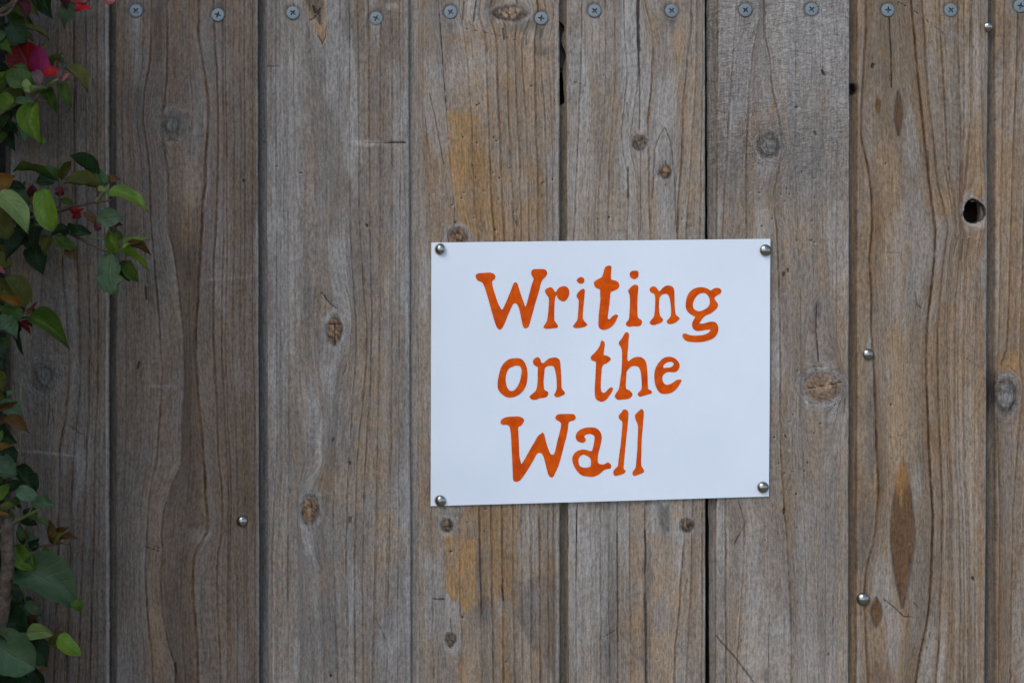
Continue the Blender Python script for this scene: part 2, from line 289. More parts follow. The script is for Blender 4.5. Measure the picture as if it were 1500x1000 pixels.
B['E'] = dict(uL=(830, 833), uR=(1033, 1033.5), base=(0.345, 0.296, 0.250), td=6, wear=0.7, streak=0.10,
  L=[([(852.5,0),(852.5,68),(850,136),(847,204),(844,272),(841,340),(845,740),(844,1000)],.65,1.2,0),
     ([(868,0),(868,136),(864,272),(862,340),(865,740),(866,1000)],.35,1.0,0),
     ([(887,0),(887.5,51),(887.5,136),(884,204),(878,272),(876,323),(879.6,740),(880,1000)],.5,1.2,.1),
     ([(900,0),(900,20),(902.5,102),(898,163),(893,238),(891,290),(892,740),(893,1000)],.5,1.2,.15),
     ([(914,0),(914,27),(919.5,109),(914,163),(911,197),(914,231),(920.5,258),(920.5,290),(919,340),(904.5,740),(905,1000)],.6,1.2,0),
     ([(935,0),(936,68),(934,130),(926,180),(922,209),(927,236),(934,270),(936,340),(922,740),(924,1000)],.45,1.2,.3),
     ([(944,0),(953,34),(957,68),(954.5,129),(949.5,175),(949,195),(950,230),(951,290),(953,340),(945,740),(947,1000)],.6,1.3,.3),
     ([(1013,0),(1010.7,51),(1005.6,102),(1000.5,153),(998.8,238),(993.7,289),(992,340),(1003,784),(999,838),(995,892),(989.5,946),(988,1000)],.7,1.4,.3),
     ([(1022,0),(1020,109),(1016,170),(1012,238),(1008,300),(1006,340),(1015,740),(1013,865),(1008,946),(1005,1000)],.55,1.4,.5),
     ([(1030,0),(1030,102),(1027,238),(1025,340),(1029,740),(1028,1000)],.5,1.2,.3)],
  fill=[(852,887,1,.25)],
  knots=[(937,209,11,11,'dark',0),(974,251,10,11,'brown',0),(1006,769,10,10,'dark',0)],
  patch=[('t2',974,187,17,160,GREY,.5),('b',922,946,736,1060,HONEY,.42),('p',[(948,778),(992,782),(996,870),(988,960),(984,1060),(950,1060)],HONEY,.42),('e',995,70,10,38,HONEY,.5),('e',1000,150,8,40,HONEY,.35),
         ('e',1018,240,12,140,TAN,.5),('e',957,50,10,30,HONEY,.3),('e',949,168,3,14,AMBER,.9),('p',[(964,735),(981,735),(983,778),(974,783),(966,770)],DGREY,.75),
         ('e',948,840,9,40,DGREY,.6),('e',946,940,7,80,DGREY,.55),('e',972,905,18,26,GREY,.5),('e',884,790,40,60,SILVER,.4),('e',860,860,30,120,SILVER,.35),('e',984,24,9,12,DGREY,.85),('e',985,40,4,14,DGREY,.5),
         ('e',938,205,16,15,AMBER,.4),('e',975,262,5,18,DGREY,.35),('e',990,755,12,26,HONEY,.45),('e',900,60,40,60,SILVER,.3),('e',852,258,30,50,SILVER,.3),('e',900,180,20,50,TAN,.35),('b',891,905,800,1060,DGREY,.22)],
  cracks=[([(935,0),(935,50),(936,75)],.95,2.2),([(936,75),(936.5,112)],.85,1.3),([(937,112),(937.5,190)],.5,.9),([(939,225),(938.5,340)],.35,.9),([(956,290),(959.6,218),(966,200),(974.6,187),(983.5,211),(988.5,255),(991,340)],.45,1.0),
          ([(920.5,245),(920.5,290)],.6,1.1),([(945,777),(946,810),(945,840)],.6,1.3),([(945,870),(946,940),(947,1000)],.5,1.7),([(904,780),(905,850),(905.5,940)],.5,1.2),([(845,745),(844,845)],.5,.9),
          ([(884,932),(903,922)],.45,1.2),([(950,931),(976,931)],.4,.8),([(836,118),(860,127)],.35,1),([(919,150),(920,170)],.5,1),([(1014,20),(1013,50)],.5,1)],
  holes=[(884,110),(844,244),(875,320),(892,318),(921,249),(960,262),(975,271),(999,321),(1013,331),(1023,75),(962,965),(985,865),(962,879)])
B['F'] = dict(uL=(1053, 1049), uR=(1244.5, 1243), base=(0.335, 0.286, 0.246), td=5, tL=(1036, 1040.5), wear=0.8, streak=0.10,
  L=[([(1079.5,0),(1076,51),(1072,112),(1068.6,163),(1065,238),(1061,289),(1059,340),(1062,640),(1064,1000)],.75,1.4,.15),
     ([(1114.5,0),(1112,34),(1103,75),(1099,122),(1095.5,177),(1093,238),(1094,306),(1094,340),(1090,560),(1084,700),(1081,731),(1091,762),(1090,830),(1085,898),(1080.5,966),(1079,1000)],.6,1.3,.25),
     ([(1119,0),(1122,61),(1128,85),(1131,129),(1142,177),(1146,213),(1142,245),(1134,282),(1135.6,316),(1139,340),(1143,480),(1144,660),(1148.5,728),(1153,789),(1157,850),(1159.5,932),(1160,1000)],.7,1.3,.3),
     ([(1166,0),(1166,153),(1166,289),(1172,400),(1174,540),(1172,600),(1176.5,660),(1180,830),(1182.6,1000)],.4,1.0,0),
     ([(1190,0),(1190,300),(1192,430),(1178,520),(1174,565),(1180,610),(1196,680),(1200,1000)],.25,1.0,0),
     ([(1205,0),(1205,85),(1206,340),(1212,460),(1222,520),(1238,560),(1226,610),(1210,680),(1209,1000)],.3,1.0,0),
     ([(1226,0),(1226,500),(1241,565),(1232,640),(1228,800),(1227,1000)],.25,1.0,0)],
  fill=[(1079,1114,1,.2),(1143,1166,1,.2),(1205,1244,1,.25)],
  knots=[(1126,213,15,17,'grey',0),(1205,566,26,20,'tan',0)],
  sawn=260,
  patch=[('e',1140,-10,140,200,SILVER,.55),('e',1190,230,80,60,GREY,.5),('e',1120,250,16,14,BLEACH,.18),('b',1055,1240,300,1100,TAN,.22),('e',1136,290,12,50,BROWN,.28),('e',1133,160,4,14,AMBER,.6),
         ('e',1187,549,16,11,DGREY,.75),('e',1198,540,10,5,BLACK,.4),('e',1228,605,16,18,BLEACH,.25),('e',1197,452,8,16,DGREY,.6),('e',1190,475,8,16,BROWN,.4),('e',1236,480,12,110,HONEY,.22),('e',1168,545,5,40,HONEY,.22),
         ('t2',1125,976,12,60,DGREY,.7),('e',1150,330,10,40,TAN,.3),('e',1130,860,40,80,GREY,.3),('e',1200,820,36,140,GREY,.35),('e',1205,125,8,30,DGREY,.2),('e',1169,42,4,120,GREY,.4),('e',1162,500,6,16,AMBER,.25),('b',1225,1243,660,1060,TAN,.4)],
  cracks=[([(1118.6,0),(1119.3,58)],.5,1.2),([(1197,446),(1195,483),(1199.6,530)],.7,1.0),([(1181,569),(1205,565),(1222,562),(1234,559)],.75,1.2),([(1050,932),(1078,964),(1105,1000)],.55,1.3),([(1052,930),(1071,905)],.4,.8),
          ([(1076,796),(1083,783)],.6,1.1),([(1083,783),(1093,765)],.4,.8),([(1127,900),(1126,977)],.45,.9),([(1204,104),(1207,109)],.9,2.0),([(1164,158),(1168,157)],.8,1.4),([(1193,194),(1195,197)],.8,1.8),([(1148.5,745),(1148,752)],.8,1.6),
          ([(1149,400),(1148,404)],.8,2.0),([(1154,394),(1155,398)],.7,1.8),([(1210,606),(1226,590)],.45,.8),([(1222,608),(1238,575)],.4,.8),([(1236,606),(1239,580)],.4,.8),([(1216,603),(1240,604)],.35,.7),([(1111,210),(1114,195),(1122,190),(1134,196),(1143,200)],.4,.8),([(1150,722),(1160,690),(1178,686)],.35,.7)],
  holes=[(1099,280),(1112,282),(1152,276),(1144,284),(1156,284),(1165,247),(1174,251),(1160,262),(1158,267),(1193,289),(1192,261),(1200,273),(1149,295),(1147,302),(1150,322),(1189,323),(1200,325),(1131,320),(1116,331),(1188,352),(1193,355),(1167,352),(1136,371),(1134,452),(1178,428),(1148,428),(1143,511),(1168,543),(1162,607),(1156,617),(1187,614),(1202,620),(1192,634),(1147,633),(1150,637),(1152,640),(1134,640),(1154,657),(1211,667),(1141,678),(1183,677),(1178,689),(1186,697),(1149,692),(1166,723),(1166,772),(1132,741),(1121,790),(1214,958),(1086,936)])
B['G'] = dict(uL=(1257, 1256), uR=(1448, 1443), base=(0.325, 0.245, 0.172), td=5.6, wear=0.45, streak=0.07, streakR=(1372, 0.30),
  L=[([(1269,0),(1268,61),(1264.5,112),(1261,163),(1262,204),(1272,245),(1277,289),(1278,335),(1273,378),(1277,432),(1276,483),(1280,527),(1282.5,602),(1285,670),(1287.6,711),(1284,772),(1277,806),(1270,830),(1266,870),(1268,930),(1272,1000)],.8,1.8,.85),
     ([(1290,0),(1294,300),(1297,600),(1300,760),(1296,900),(1304,1000)],.12,1.0,0),
     ([(1333.5,0),(1338.6,41),(1343.7,95),(1349,153),(1355.6,218),(1361,265),(1366,306),(1371,340),(1369,378),(1364,425),(1359,473),(1357,520),(1358,585),(1361,670),(1364,708),(1366.5,762),(1364,830),(1362,881),(1355.6,925),(1347,966),(1342,1000)],.95,1.9,-.6),
     ([(1350,0),(1354,44),(1357,95),(1361,153),(1367.5,204),(1374,272),(1383,306),(1389,330),(1383,381),(1377.7,425),(1374,483),(1374,534),(1375,602),(1377.7,670),(1381,762),(1378.7,847),(1376,932),(1371,1000)],.6,1.5,-.55),
     ([(1376,0),(1379,68),(1384,150),(1388,238),(1393,265),(1398,292),(1400,330),(1393,381),(1389.6,425),(1387,483),(1388,568),(1391,670),(1394.6,728),(1393,813),(1396,881),(1394.6,949),(1391,1000)],.55,1.4,-.4),
     ([(1403,0),(1405,102),(1408,204),(1407,272),(1405,310),(1408,345),(1404,400),(1400,480),(1399,568),(1400,670),(1405,762),(1408,881),(1405,1000)],.5,1.3,-.3),
     ([(1423.5,0),(1423,170),(1416,260),(1409,300),(1410,325),(1416,350),(1416,400),(1413,500),(1412,600),(1414,670),(1420,800),(1421,1000)],.5,1.3,-.2),
     ([(1436,0),(1440,200),(1445,290),(1445,330),(1436,360),(1430,450),(1428,600),(1428,800),(1430,1000)],.4,1.2,0)],
  fill=[(1376,1403,2,.35),(1403,1424,2,.4),(1424,1437,1,.4),(1333,1350,1,.2)],
  knots=[], hole=(1427.6,310,16.5,17.5),
  patch=[('e',1286,155,5,14,OVAL,1.0),('s',1316,166,5.5,35,OVAL,1.0),('s',1322,780,17.5,112,OVAL,.95),('e',1321,700,9,28,AMBER,.8),('s',1283.6,896,8,23,OVAL,1.0),
         ('e',1298,250,20,50,TAN,.5),('e',1300,320,16,160,HONEY,.25),('e',1310,520,26,200,HONEY,.22),('e',1310,440,40,50,GREY,.35),('e',1276,620,8,70,DGREY,.5),('e',1268,790,14,70,DGREY,.55),
         ('e',1290,990,22,28,BROWN,.7),('e',1290,100,14,30,DGREY,.3),('e',1386,300,14,26,HONEY,.5),('e',1430,285,12,12,AMBER,.4),('e',1427,310,26,27,SILVER,.5),('e',1320,620,30,60,TAN,.35),('e',1345,880,14,90,GREY,.4),('e',1410,760,22,180,SILVER,.28),('e',1390,160,30,130,GREY,.3),('e',1293,77,4,12,HONEY,.5)],
  cracks=[([(1303,27),(1305,70),(1306,129)],.85,1.1),([(1279,95),(1278,98)],.95,2.6),([(1316,3),(1328,10)],.6,.9),([(1339,16),(1346,21)],.55,.9),([(1357,30),(1361,34)],.55,.9),([(1369,39),(1374,43)],.5,.9),([(1380,47),(1384,51)],.45,.8),
          ([(1341,428),(1342,440),(1346,452)],.5,.9),([(1343,447),(1350,452)],.5,1.2),([(1295,878),(1310,889),(1324,903),(1338,904)],.55,1.2),([(1338,881),(1346,890)],.45,.9),([(1299,370),(1321,371)],.4,.9),([(1303,640),(1321,638)],.45,1.0),
          ([(1350,220),(1344,238)],.35,.8),([(1425,846),(1426,848)],.9,2.2),([(1359,222),(1361,250)],.6,1.6),([(1365,500),(1390,510),(1420,528),(1440,540)],.3,.9),([(1262,850),(1262,900)],.3,1.2),([(1412,352),(1408,380)],.4,1.6),([(1420,350),(1418,374)],.4,1.6),([(1403,348),(1398,372)],.4,1.4)],
  holes=[(1284,233),(1297,239),(1305,316),(1305,218+374),(1301,592),(1331,795),(1314,673),(1328,532)])
B['H'] = dict(uL=(1459, 1460.5), uR=(1660, 1660), base=(0.33, 0.25, 0.18), td=6, tL=(1441, 1437), wear=0.5, streak=0.10,
  L=[([(1472,0),(1471,44),(1469,170),(1466,340),(1464,480),(1462,520),(1460,575),(1462,640),(1465,750),(1463,1000)],.55,1.3,.4),
     ([(1491.5,0),(1490,85),(1485,204),(1481,340),(1478,450),(1475,510),(1466,535)],.65,1.4,.5),
     ([(1510,0),(1504,200),(1500,340),(1496,460),(1494,520),(1499,575),(1492,640),(1484,750),(1480,1000)],.55,1.4,.4),
     ([(1560,0),(1556,300),(1552,560),(1558,1000)],.5,1.4,.4),([(1610,0),(1606,500),(1610,1000)],.5,1.4,.3)],
  fill=[(1510,1560,3,.35),(1560,1650,5,.35)],
  knots=[(1474,580,14,24,'grey',0)],
  patch=[('e',1480,530,22,16,HONEY,.8),('e',1478,580,16,34,DGREY,.6),('e',1490,700,30,100,GREY,.3),('e',1480,220,20,140,HONEY,.22),('e',1484,8,12,18,GREY,.5)],
  cracks=[([(1463,560),(1472,558)],.6,1),([(1478,600),(1488,585)],.6,1.2)])
B['I'] = dict(uL=(1672, 1672), uR=(1872, 1872), base=(0.32, 0.255, 0.20), td=6, wear=0.7, streak=0.12, L=[([(1700,-600),(1706,1600)],.5,1.4,.3),([(1760,-600),(1750,1600)],.5,1.4,.3),([(1830,-600),(1836,1600)],.5,1.4,.3)], fill=[(1700,1830,7,.35)], knots=[(1780,420,16,20,'brown',1)], coarse=1)
B['J'] = dict(uL=(1884, 1884), uR=(2084, 2084), base=(0.30, 0.245, 0.20), td=6, wear=0.8, streak=0.12, L=[([(1920,-600),(1916,1600)],.5,1.4,.3),([(2000,-600),(2008,1600)],.5,1.4,.3)], fill=[(1920,2000,5,.35),(2000,2070,4,.35)], knots=[(1960,760,14,18,'dark',1)], coarse=1)
ORDER = 'ABCDEFGHIJ'
Z_TOP = 1.86

fence = empty('wooden_fence', (0, 0, 0))
tag(fence, 'weathered grey brown fence of upright lapped planks with a row of screws', 'fence')
PLANK = {}

def poly_sd(px, py, poly):
    """signed distance (px), positive inside"""
    x, y = px, py; inside = np.zeros(x.shape, bool); d = np.full(x.shape, 1e9)
    n = len(poly)
    for i in range(n):
        x1, y1 = poly[i]; x2, y2 = poly[(i + 1) % n]
        c = ((y1 > y) != (y2 > y)) & (x < (x2 - x1) * (y - y1) / (y2 - y1 + 1e-9) + x1); inside ^= c
        dx, dy = x2 - x1, y2 - y1; t = np.clip(((x - x1) * dx + (y - y1) * dy) / (dx * dx + dy * dy + 1e-9), 0, 1)
        d = np.minimum(d, np.hypot(x - x1 - t * dx, y - y1 - t * dy))
    return np.where(inside, d, -d)

def build_plank(idx, key, b, nxt, prev):
    seed = idx * 11 + 1
    coarse = b.get('coarse')
    lin = lambda p, v: p[0] + (p[1] - p[0]) * np.clip(v / 1000.0, -1.6, 2.6)
    vtop = 500 - (Z_TOP - ZC) / K; vbot = 500 + (ZC - 0.03) / K
    step = 2.6 if not coarse else 16
    vs = np.concatenate([np.arange(vtop, -90, 30), np.arange(-90, 1090, step), np.arange(1090, vbot, 30), [vbot]])
    # make the top jag a little irregular per plank
    uL0, uR0 = b['uL'][0], b['uR'][0]
    cs = 1.55 if not coarse else 8
    td = b['td']; lip = b.get('lip', (nxt['td'] - 0.8) if nxt else 6.0)
    tw = 14.0
    # columns: fraction coordinates -> (u from left edge, flag, depth mm)
    cols = []
    cols.append(('T', 0.0, 16.0)); cols.append(('T', 0.0, td))
    for f in np.linspace(0.1, 0.97, 12 if not coarse else 4): cols.append(('T', f, td))
    cols.append(('L', 0.0, td)); cols.append(('L', 0.0, 1.4)); cols.append(('L', 0.5, 0.5)); cols.append(('L', 1.5, 0.12))
    wmid = uR0 - uL0
    for x in np.arange(3.0, wmid - 3.0 + 1e-6, cs): cols.append(('F', x / wmid, 0.0))
    cols.append(('R', -1.5, 0.12)); cols.append(('R', -0.5, 0.5)); cols.append(('R', 0.0, 1.4)); cols.append(('R', 0.0, lip))
    cols.append(('R', -22.0, lip + 0.1)); cols.append(('R', -22.0, 16.0))
    nc = len(cols); nr = len(vs)
    V = np.repeat(vs[:, None], nc, 1)
    eL = lin(b['uL'], vs) + (fbm(vs / 60, vs * 0, seed) - .5) * 1.6 + (vnoise(vs / 14, vs * 0, seed + 1) - .5) * 0.35
    eR = lin(b['uR'], vs) + (fbm(vs / 70, vs * 0, seed + 2) - .5) * 1.4 + (vnoise(vs / 14, vs * 0, seed + 3) - .5) * 0.35
    if 'tL' in b: tl = lin(b['tL'], vs) + (vnoise(vs / 14, vs * 0, seed + 5) - .5) * 1.6
    elif prev: tl = lin(prev['uR'], vs) - tw
    else: tl = eL - 10
    if key == 'E':   # ragged lap edge high up
        tl = tl + 21 * sstep(10, 40, vs) * (1 - sstep(150, 158, vs)) * (0.8 + 0.35 * vnoise(vs / 22, vs * 0, 3))
    U = np.zeros((nr, nc)); Y = np.zeros((nr, nc)); zone = np.zeros(nc, int)
    for j, (f, x, d) in enumerate(cols):
        if f == 'T': U[:, j] = tl + (eL - tl) * x; zone[j] = 1
        elif f == 'L': U[:, j] = eL + x
        elif f == 'R': U[:, j] = eR + x
        else: U[:, j] = eL + (eR - eL) * x
        Y[:, j] = d
    zone[0] = 2; zone[-2:] = 2; zone[-3] = 2
    face = np.array([1.0 if (c[2] < 0.6) else 0.0 for c in cols])[None, :]
    # ---- grain coordinate: piecewise map through the traced lines
    lines = [l for l in b['L']]
    vext = lambda pts: (np.array([p[1] for p in pts], float), np.array([p[0] for p in pts], float))
    full = [i for i, l in enumerate(lines) if l[0][0][1] <= 0 and l[0][-1][1] >= 1000]
    lu = []
    for i in full:
        pv, pu = vext(lines[i][0])
        c = np.interp(vs, pv, pu)
        kk = max(1, int(round(14 / step))); ker = np.hanning(2 * kk + 3); ker /= ker.sum()
        c = np.convolve(np.pad(c, (kk + 1, kk + 1), 'edge'), ker, 'valid')
        c = c + (vnoise(vs / 35, vs * 0, seed + i) - .5) * 1.1 + (vnoise(vs / 9, vs * 0, seed + i + 30) - .5) * 0.35
        lu.append(c)
    ref = [float(np.mean(c[(vs > 0) & (vs < 1000)])) for c in lu]
    order = np.argsort(ref); lu = [lu[i] for i in order]; refs = [ref[i] for i in order]; fl = [full[i] for i in order]
    for i in range(1, len(lu)): lu[i] = np.maximum(lu[i], lu[i - 1] + 2.0)
    LU = np.array([eL] + lu + [eR]); RF = np.array([uL0] + refs + [uR0])
    S = np.zeros_like(U)
    for r in range(nr): S[r] = np.interp(U[r], LU[:, r], RF)
    S += np.where(U < LU[0][:, None], U - LU[0][:, None], 0)
    wv = (fbm(U / 26, V / 240, seed + 7) - .5) * 5.0
    S += wv * 0.6
    for (cu, cv, ru, rv, kind, free) in b['knots']:
        if free:
            dx = (U - cu); g = np.exp(-((V - cv) / (2.3 * rv)) ** 2) * np.exp(-np.abs(dx) / (1.8 * ru))
            S -= np.sign(dx) * np.minimum(np.abs(dx), ru) * 0.8 * g
    # ---- low-frequency colour
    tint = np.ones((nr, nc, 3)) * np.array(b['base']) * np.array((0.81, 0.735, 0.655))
    n1 = fbm(S / 45, V / 420, seed + 11); n2 = fbm(S / 22, V / 200, seed + 12); n3 = fbm(U / 60, V / 120, seed + 13)
    tint *= (1 + (n1 - .5)[..., None] * 0.55 + (n3 - .5)[..., None] * 0.25)
    warm = np.array([1.05, 0.995, 0.93]); cool = np.array([0.965, 1.0, 1.045])
    tint *= cool + (warm - cool) * sstep(.3, .7, n2)[..., None]
    n6 = fbm(S / 30, V / 150, seed + 90, 4); n7 = fbm(S / 12, V / 55, seed + 91, 4)
    blend0 = sstep(.52, .70, n6 * .75 + n7 * .25)[..., None] * (.25 + .45 * b['wear']); tint = tint * (1 - blend0) + np.array(SILVER) * (b['base'][0] / .34) * blend0
    blend1 = (1 - sstep(.30, .46, n6 * .6 + n7 * .4))[..., None]; tint = tint * (1 - .38 * blend1) + tint * np.array((.80, .70, .58)) * .38 * blend1
    st = fbm(S / 4.2, V / 700, seed + 14, 2) - .5
    amp = np.full(U.shape, b['streak'])
    if 'streakR' in b: amp = amp + b['streakR'][1] * sstep(b['streakR'][0] - 10, b['streakR'][0] + 20, S)
    if key == 'C': amp = amp * (1.35 - 0.8 * sstep(460, 520, U))
    tint *= (1 + st * 1.9 * amp)[..., None]
    wu = U + (fbm(S / 7, V / 34, seed + 15) - .5) * 7
    wvv = V + (fbm(S / 4.5, V / 70, seed + 16) - .5) * 34
    rag = 0.5 + fbm(S / 6, V / 26, seed + 17)
    lens = np.zeros(U.shape)
    def blend(m, colr):
        nonlocal tint
        m = np.clip(m, 0, 1)[..., None]; tint = tint * (1 - m) + np.array(colr) * (0.8 + 0.4 * n2[..., None]) * m
    for (i, k2, v0, v1, colr, am) in b.get('zones', []):
        ia, ib = fl.index(i), fl.index(k2)
        a_, b_ = lu[ia][:, None], lu[ib][:, None]
        m = sstep(-1, 2, U - a_) * sstep(-1, 2, b_ - U) * sstep(v0 - 60, v0 + 60, V) * (1 - sstep(v1 + 200, v1 + 400, V))
        blend(m * am * (0.6 + 0.6 * fbm(S / 10, V / 90, seed + 18)), colr)
    for p in b.get('patch', []):
        kind = p[0]
        if kind == 'e' or kind == 's':
            _, cu, cv, ru, rv, colr, am = p
            if kind == 's':     # sharp pointed lens
                h = np.clip(1 - np.abs((V - cv) / rv) ** 1.7, 0, 1)
                m = sstep(-0.8, 0.9, ru * h - np.abs(U + (vnoise(V / 20, V * 0, seed) - .5) * 2 - cu)) * (h > 0)
                edge = np.exp(-((ru * h - np.abs(U - cu)) / 1.6) ** 2) * (h > 0)
                blend(m * am, colr); blend(edge * 0.8, BARK); lens = np.maximum(lens, m); continue
            big = max(ru, rv) > 24
            uu, vv = (wu, wvv) if big else (U + (wu - U) * .4, V + (wvv - V) * .15)
            r = np.sqrt(((uu - cu) / ru) ** 2 + ((vv - cv) / rv) ** 2)
            m = 1 - sstep(0.55, 1.25, r * (rag if big else 1)); blend(m * am, colr)
        elif kind == 'b':
            _, u0, u1, v0, v1, colr, am = p
            m = sstep(-2, 3, wu - u0) * sstep(-2, 3, u1 - wu) * sstep(-6, 8, wvv - v0) * sstep(-6, 8, v1 - wvv)
            blend(m * am * np.clip(rag * 1.25, 0, 1.1), colr)
        elif kind == 'p':
            _, poly, colr, am = p
            m = sstep(-2.5, 4, poly_sd(U + (wu - U) * .8, V + (wvv - V) * .55, poly)); blend(m * am * np.clip(rag * 1.3, 0, 1), colr)
        elif kind == 't':       # tongue hanging down from the top edge
            _, cu, v0, ru, ln, colr, am = p
            t = (V - v0) / ln; hw = ru * np.sqrt(np.clip(1 - t, 0, 1)) * (1 - 0.35 * np.clip(t, 0, 1)); cx = cu + 12 * np.clip(t, 0, 1) ** 1.5
            m = sstep(-1.5, 2.5, hw - np.abs(U - cx)) * (t < 1) * (0.65 + 0.5 * vnoise(U / 3, V / 14, seed)); blend(m * am, colr)
        elif kind == 't2':      # cathedral arch opening downwards
            _, cu, v0, ru, ln, colr, am = p
            t = np.clip((V - v0) / ln, 0, 1); hw = ru * np.sqrt(t); m = sstep(-1, 2, hw - np.abs(U - cu)) * (V > v0) * (1 - t) * (0.7 + .5 * vnoise(U / 3, V / 20, seed))
            blend(m * am, colr)
    # ---- traced and filled latewood lines
    LD = np.full(U.shape, 6.0); LS = np.zeros(U.shape); shade = np.ones(U.shape)
    def add_line(dist, st_, w):
        nonlocal LD, LS
        dn = np.abs(dist) / w; m = dn < LD; LD = np.where(m, dn, LD); LS = np.where(m, st_, LS)
    slope = np.clip(np.gradient(S, axis=1) / (np.gradient(U, axis=1) + 1e-6), 0.35, 2.5)
    for i, l in enumerate(lines):
        if i in full:
            s0 = refs[fl.index(i)]; dist = (S - s0 - wv * 0.6) / slope; msk = 1.0
        else:
            pv, pu = vext(l[0]); dist = U - np.interp(V, pv, pu); msk = ((V > pv[0]) & (V < pv[-1])) * 1.0
        var = 0.65 + 0.7 * vnoise(V / 90, V * 0 + i, seed + 20)
        add_line(dist, l[1] * var * msk, l[2])
        if l[3]:
            side = dist if l[3] > 0 else -dist
            m = np.where(side > 0, np.exp(-(side / 8.5) ** 1.5), np.exp(-(side / 1.5) ** 2)) * abs(l[3]) * var * msk
            blend(m * 0.85, (0.175, 0.100, 0.050))
    rs = np.random.RandomState(seed)
    for (a_, b_, n, st_) in b.get('fill', []):
        for q in range(n):
            s0 = a_ + (b_ - a_) * (q + 1 + rs.uniform(-.25, .25)) / (n + 1)
            add_line((S - s0 + (vnoise(V / 150, V * 0, seed + q) - .5) * 2.5) / slope, st_ * rs.uniform(.6, 1.2) * (0.5 + vnoise(V / 120, V * 0 + q, seed + 21)), rs.uniform(.9, 1.3))
    # ---- knots
    DZ = np.zeros(U.shape)
    wear = b['wear'] * (1 - lens)
    for (cu, cv, ru, rv, kind, free) in b['knots']:
        dx = (U - cu) / ru; dy = (V - cv) / rv; ang = np.arctan2(dy, dx)
        r = np.hypot(dx, dy) * (1 + 0.09 * (vnoise(np.cos(ang) * 1.7 + 5, np.sin(ang) * 1.7 + 5, seed + cu) - .5) * 2)
        n4 = fbm(U / 2.6, V / 3.4, seed + 40, 2); n5 = vnoise(U / 7, V / 7, seed + 41)
        r = r + (n4 - .5) * 0.16
        core, ring, am, halo = {'ring': ((0.150, 0.132, 0.112), DGREY, .7, DGREY), 'grey': ((0.21, 0.188, 0.165), BARK, .75, DGREY), 'brown': ((0.235, 0.138, 0.075), BARK, .7, GREY), 'dark': ((0.165, 0.112, 0.075), BARK, .9, GREY),
                      'tan': ((0.275, 0.178, 0.108), BROWN, .6, GREY), 'bark': ((0.26, 0.175, 0.11), BARK, .95, DGREY)}[kind]
        c4 = sstep(.28, .72, n4)
        blend((1 - sstep(.8, 2.0, r)) * 0.55 * (.5 + n5), halo)
        m = (1 - sstep(.72, 1.0, r)); tint = tint * (1 - m[..., None]) + (np.array(core) * ((0.35 + 1.15 * c4[..., None]) if kind in ('brown', 'dark', 'bark') else (0.65 + 0.6 * c4[..., None]))) * m[..., None]
        if kind == 'ring': blend(np.exp(-((r - .58) / .15) ** 2) * .85, BARK)
        blend(np.exp(-((r - .90) / .17) ** 2) * np.clip(.45 + .9 * n5 - .3 * c4, 0, 1) * am, ring)
        blend(np.exp(-((r - 1.34) / .17) ** 2) * .55 * n5 * (.5 if kind == 'ring' else 1.4), SILVER)
        inside = r < 1.0
        LS = LS * sstep(.95, 1.35, r)
        rings = [(.30, .3), (.55, .4), (.78, .4), (1.02, .6 * am)] + ([(1.25, .5), (1.5, .4), (1.8, .25)] if kind in ('grey', 'tan', 'ring') else [(1.35, .2)])
        for q, stq in rings: add_line((r - q) * min(ru, rv), stq * (.4 + .9 * n5), .9)
        wear = np.where(r < 1.0, .15, wear)
        DZ += -0.4 * (1 - sstep(.6, 1.0, r)) + 0.5 * np.exp(-((r - .95) / .10) ** 2) + (n4 - .5) * 1.2 * inside
    # ---- cracks, scratches, worm holes
    CD = np.full(U.shape, 6.0); CS = np.zeros(U.shape)
    def seg(pts, st_, w, arrs):
        CDx, CSx = arrs
        for k_ in range(max(1, len(pts) - 1)):
            (x1, y1), (x2, y2) = pts[k_], pts[min(k_ + 1, len(pts) - 1)]
            r0, r1 = np.searchsorted(vs, [min(y1, y2) - 14, max(y1, y2) + 14])
            if r1 <= r0: continue
            uu = U[r0:r1]; vv = V[r0:r1]
            dx, dy = x2 - x1, y2 - y1; t = np.clip(((uu - x1) * dx + (vv - y1) * dy) / (dx * dx + dy * dy + 1e-9), 0, 1)
            j_ = (vnoise(vv / 8, vv * 0, seed) - .5) * 0.8 if abs(dy) > 12 else 0
            d = np.hypot(uu - x1 - t * dx - j_, vv - y1 - t * dy) / w
            m = d < CDx[r0:r1]; CDx[r0:r1] = np.where(m, d, CDx[r0:r1]); CSx[r0:r1] = np.where(m, st_, CSx[r0:r1])
    for (pts, st_, w) in b.get('cracks', []): seg(pts, st_, w * 1.15, (CD, CS))
    for (x, y) in b.get('holes', []):
        w = rs.uniform(.9, 1.7); seg([(x, y), (x + .5, y + rs.uniform(0, 1.2))], rs.uniform(.7, .95), w, (CD, CS))
        r = np.hypot(U - x - 1.6, V - y - 1.8); blend(np.exp(-(r / 1.3) ** 2) * .5, (0.5, 0.43, 0.34))
    for (pts, st_) in b.get('pale', []):
        a1, a2 = np.full(U.shape, 6.0), np.zeros(U.shape); seg(pts, st_, 1.6, (a1, a2)); blend(np.exp(-a1 ** 2) * st_, SILVER)
    # faint random nicks and pores
    if not coarse:
        for q in range(46):
            x, y = rs.uniform(uL0 + 6, uR0 - 6), rs.uniform(-60, 1060)
            seg([(x, y), (x + rs.uniform(-1, 1), y + rs.uniform(1, 9))], rs.uniform(.15, .5), rs.uniform(.6, 1.1), (CD, CS))
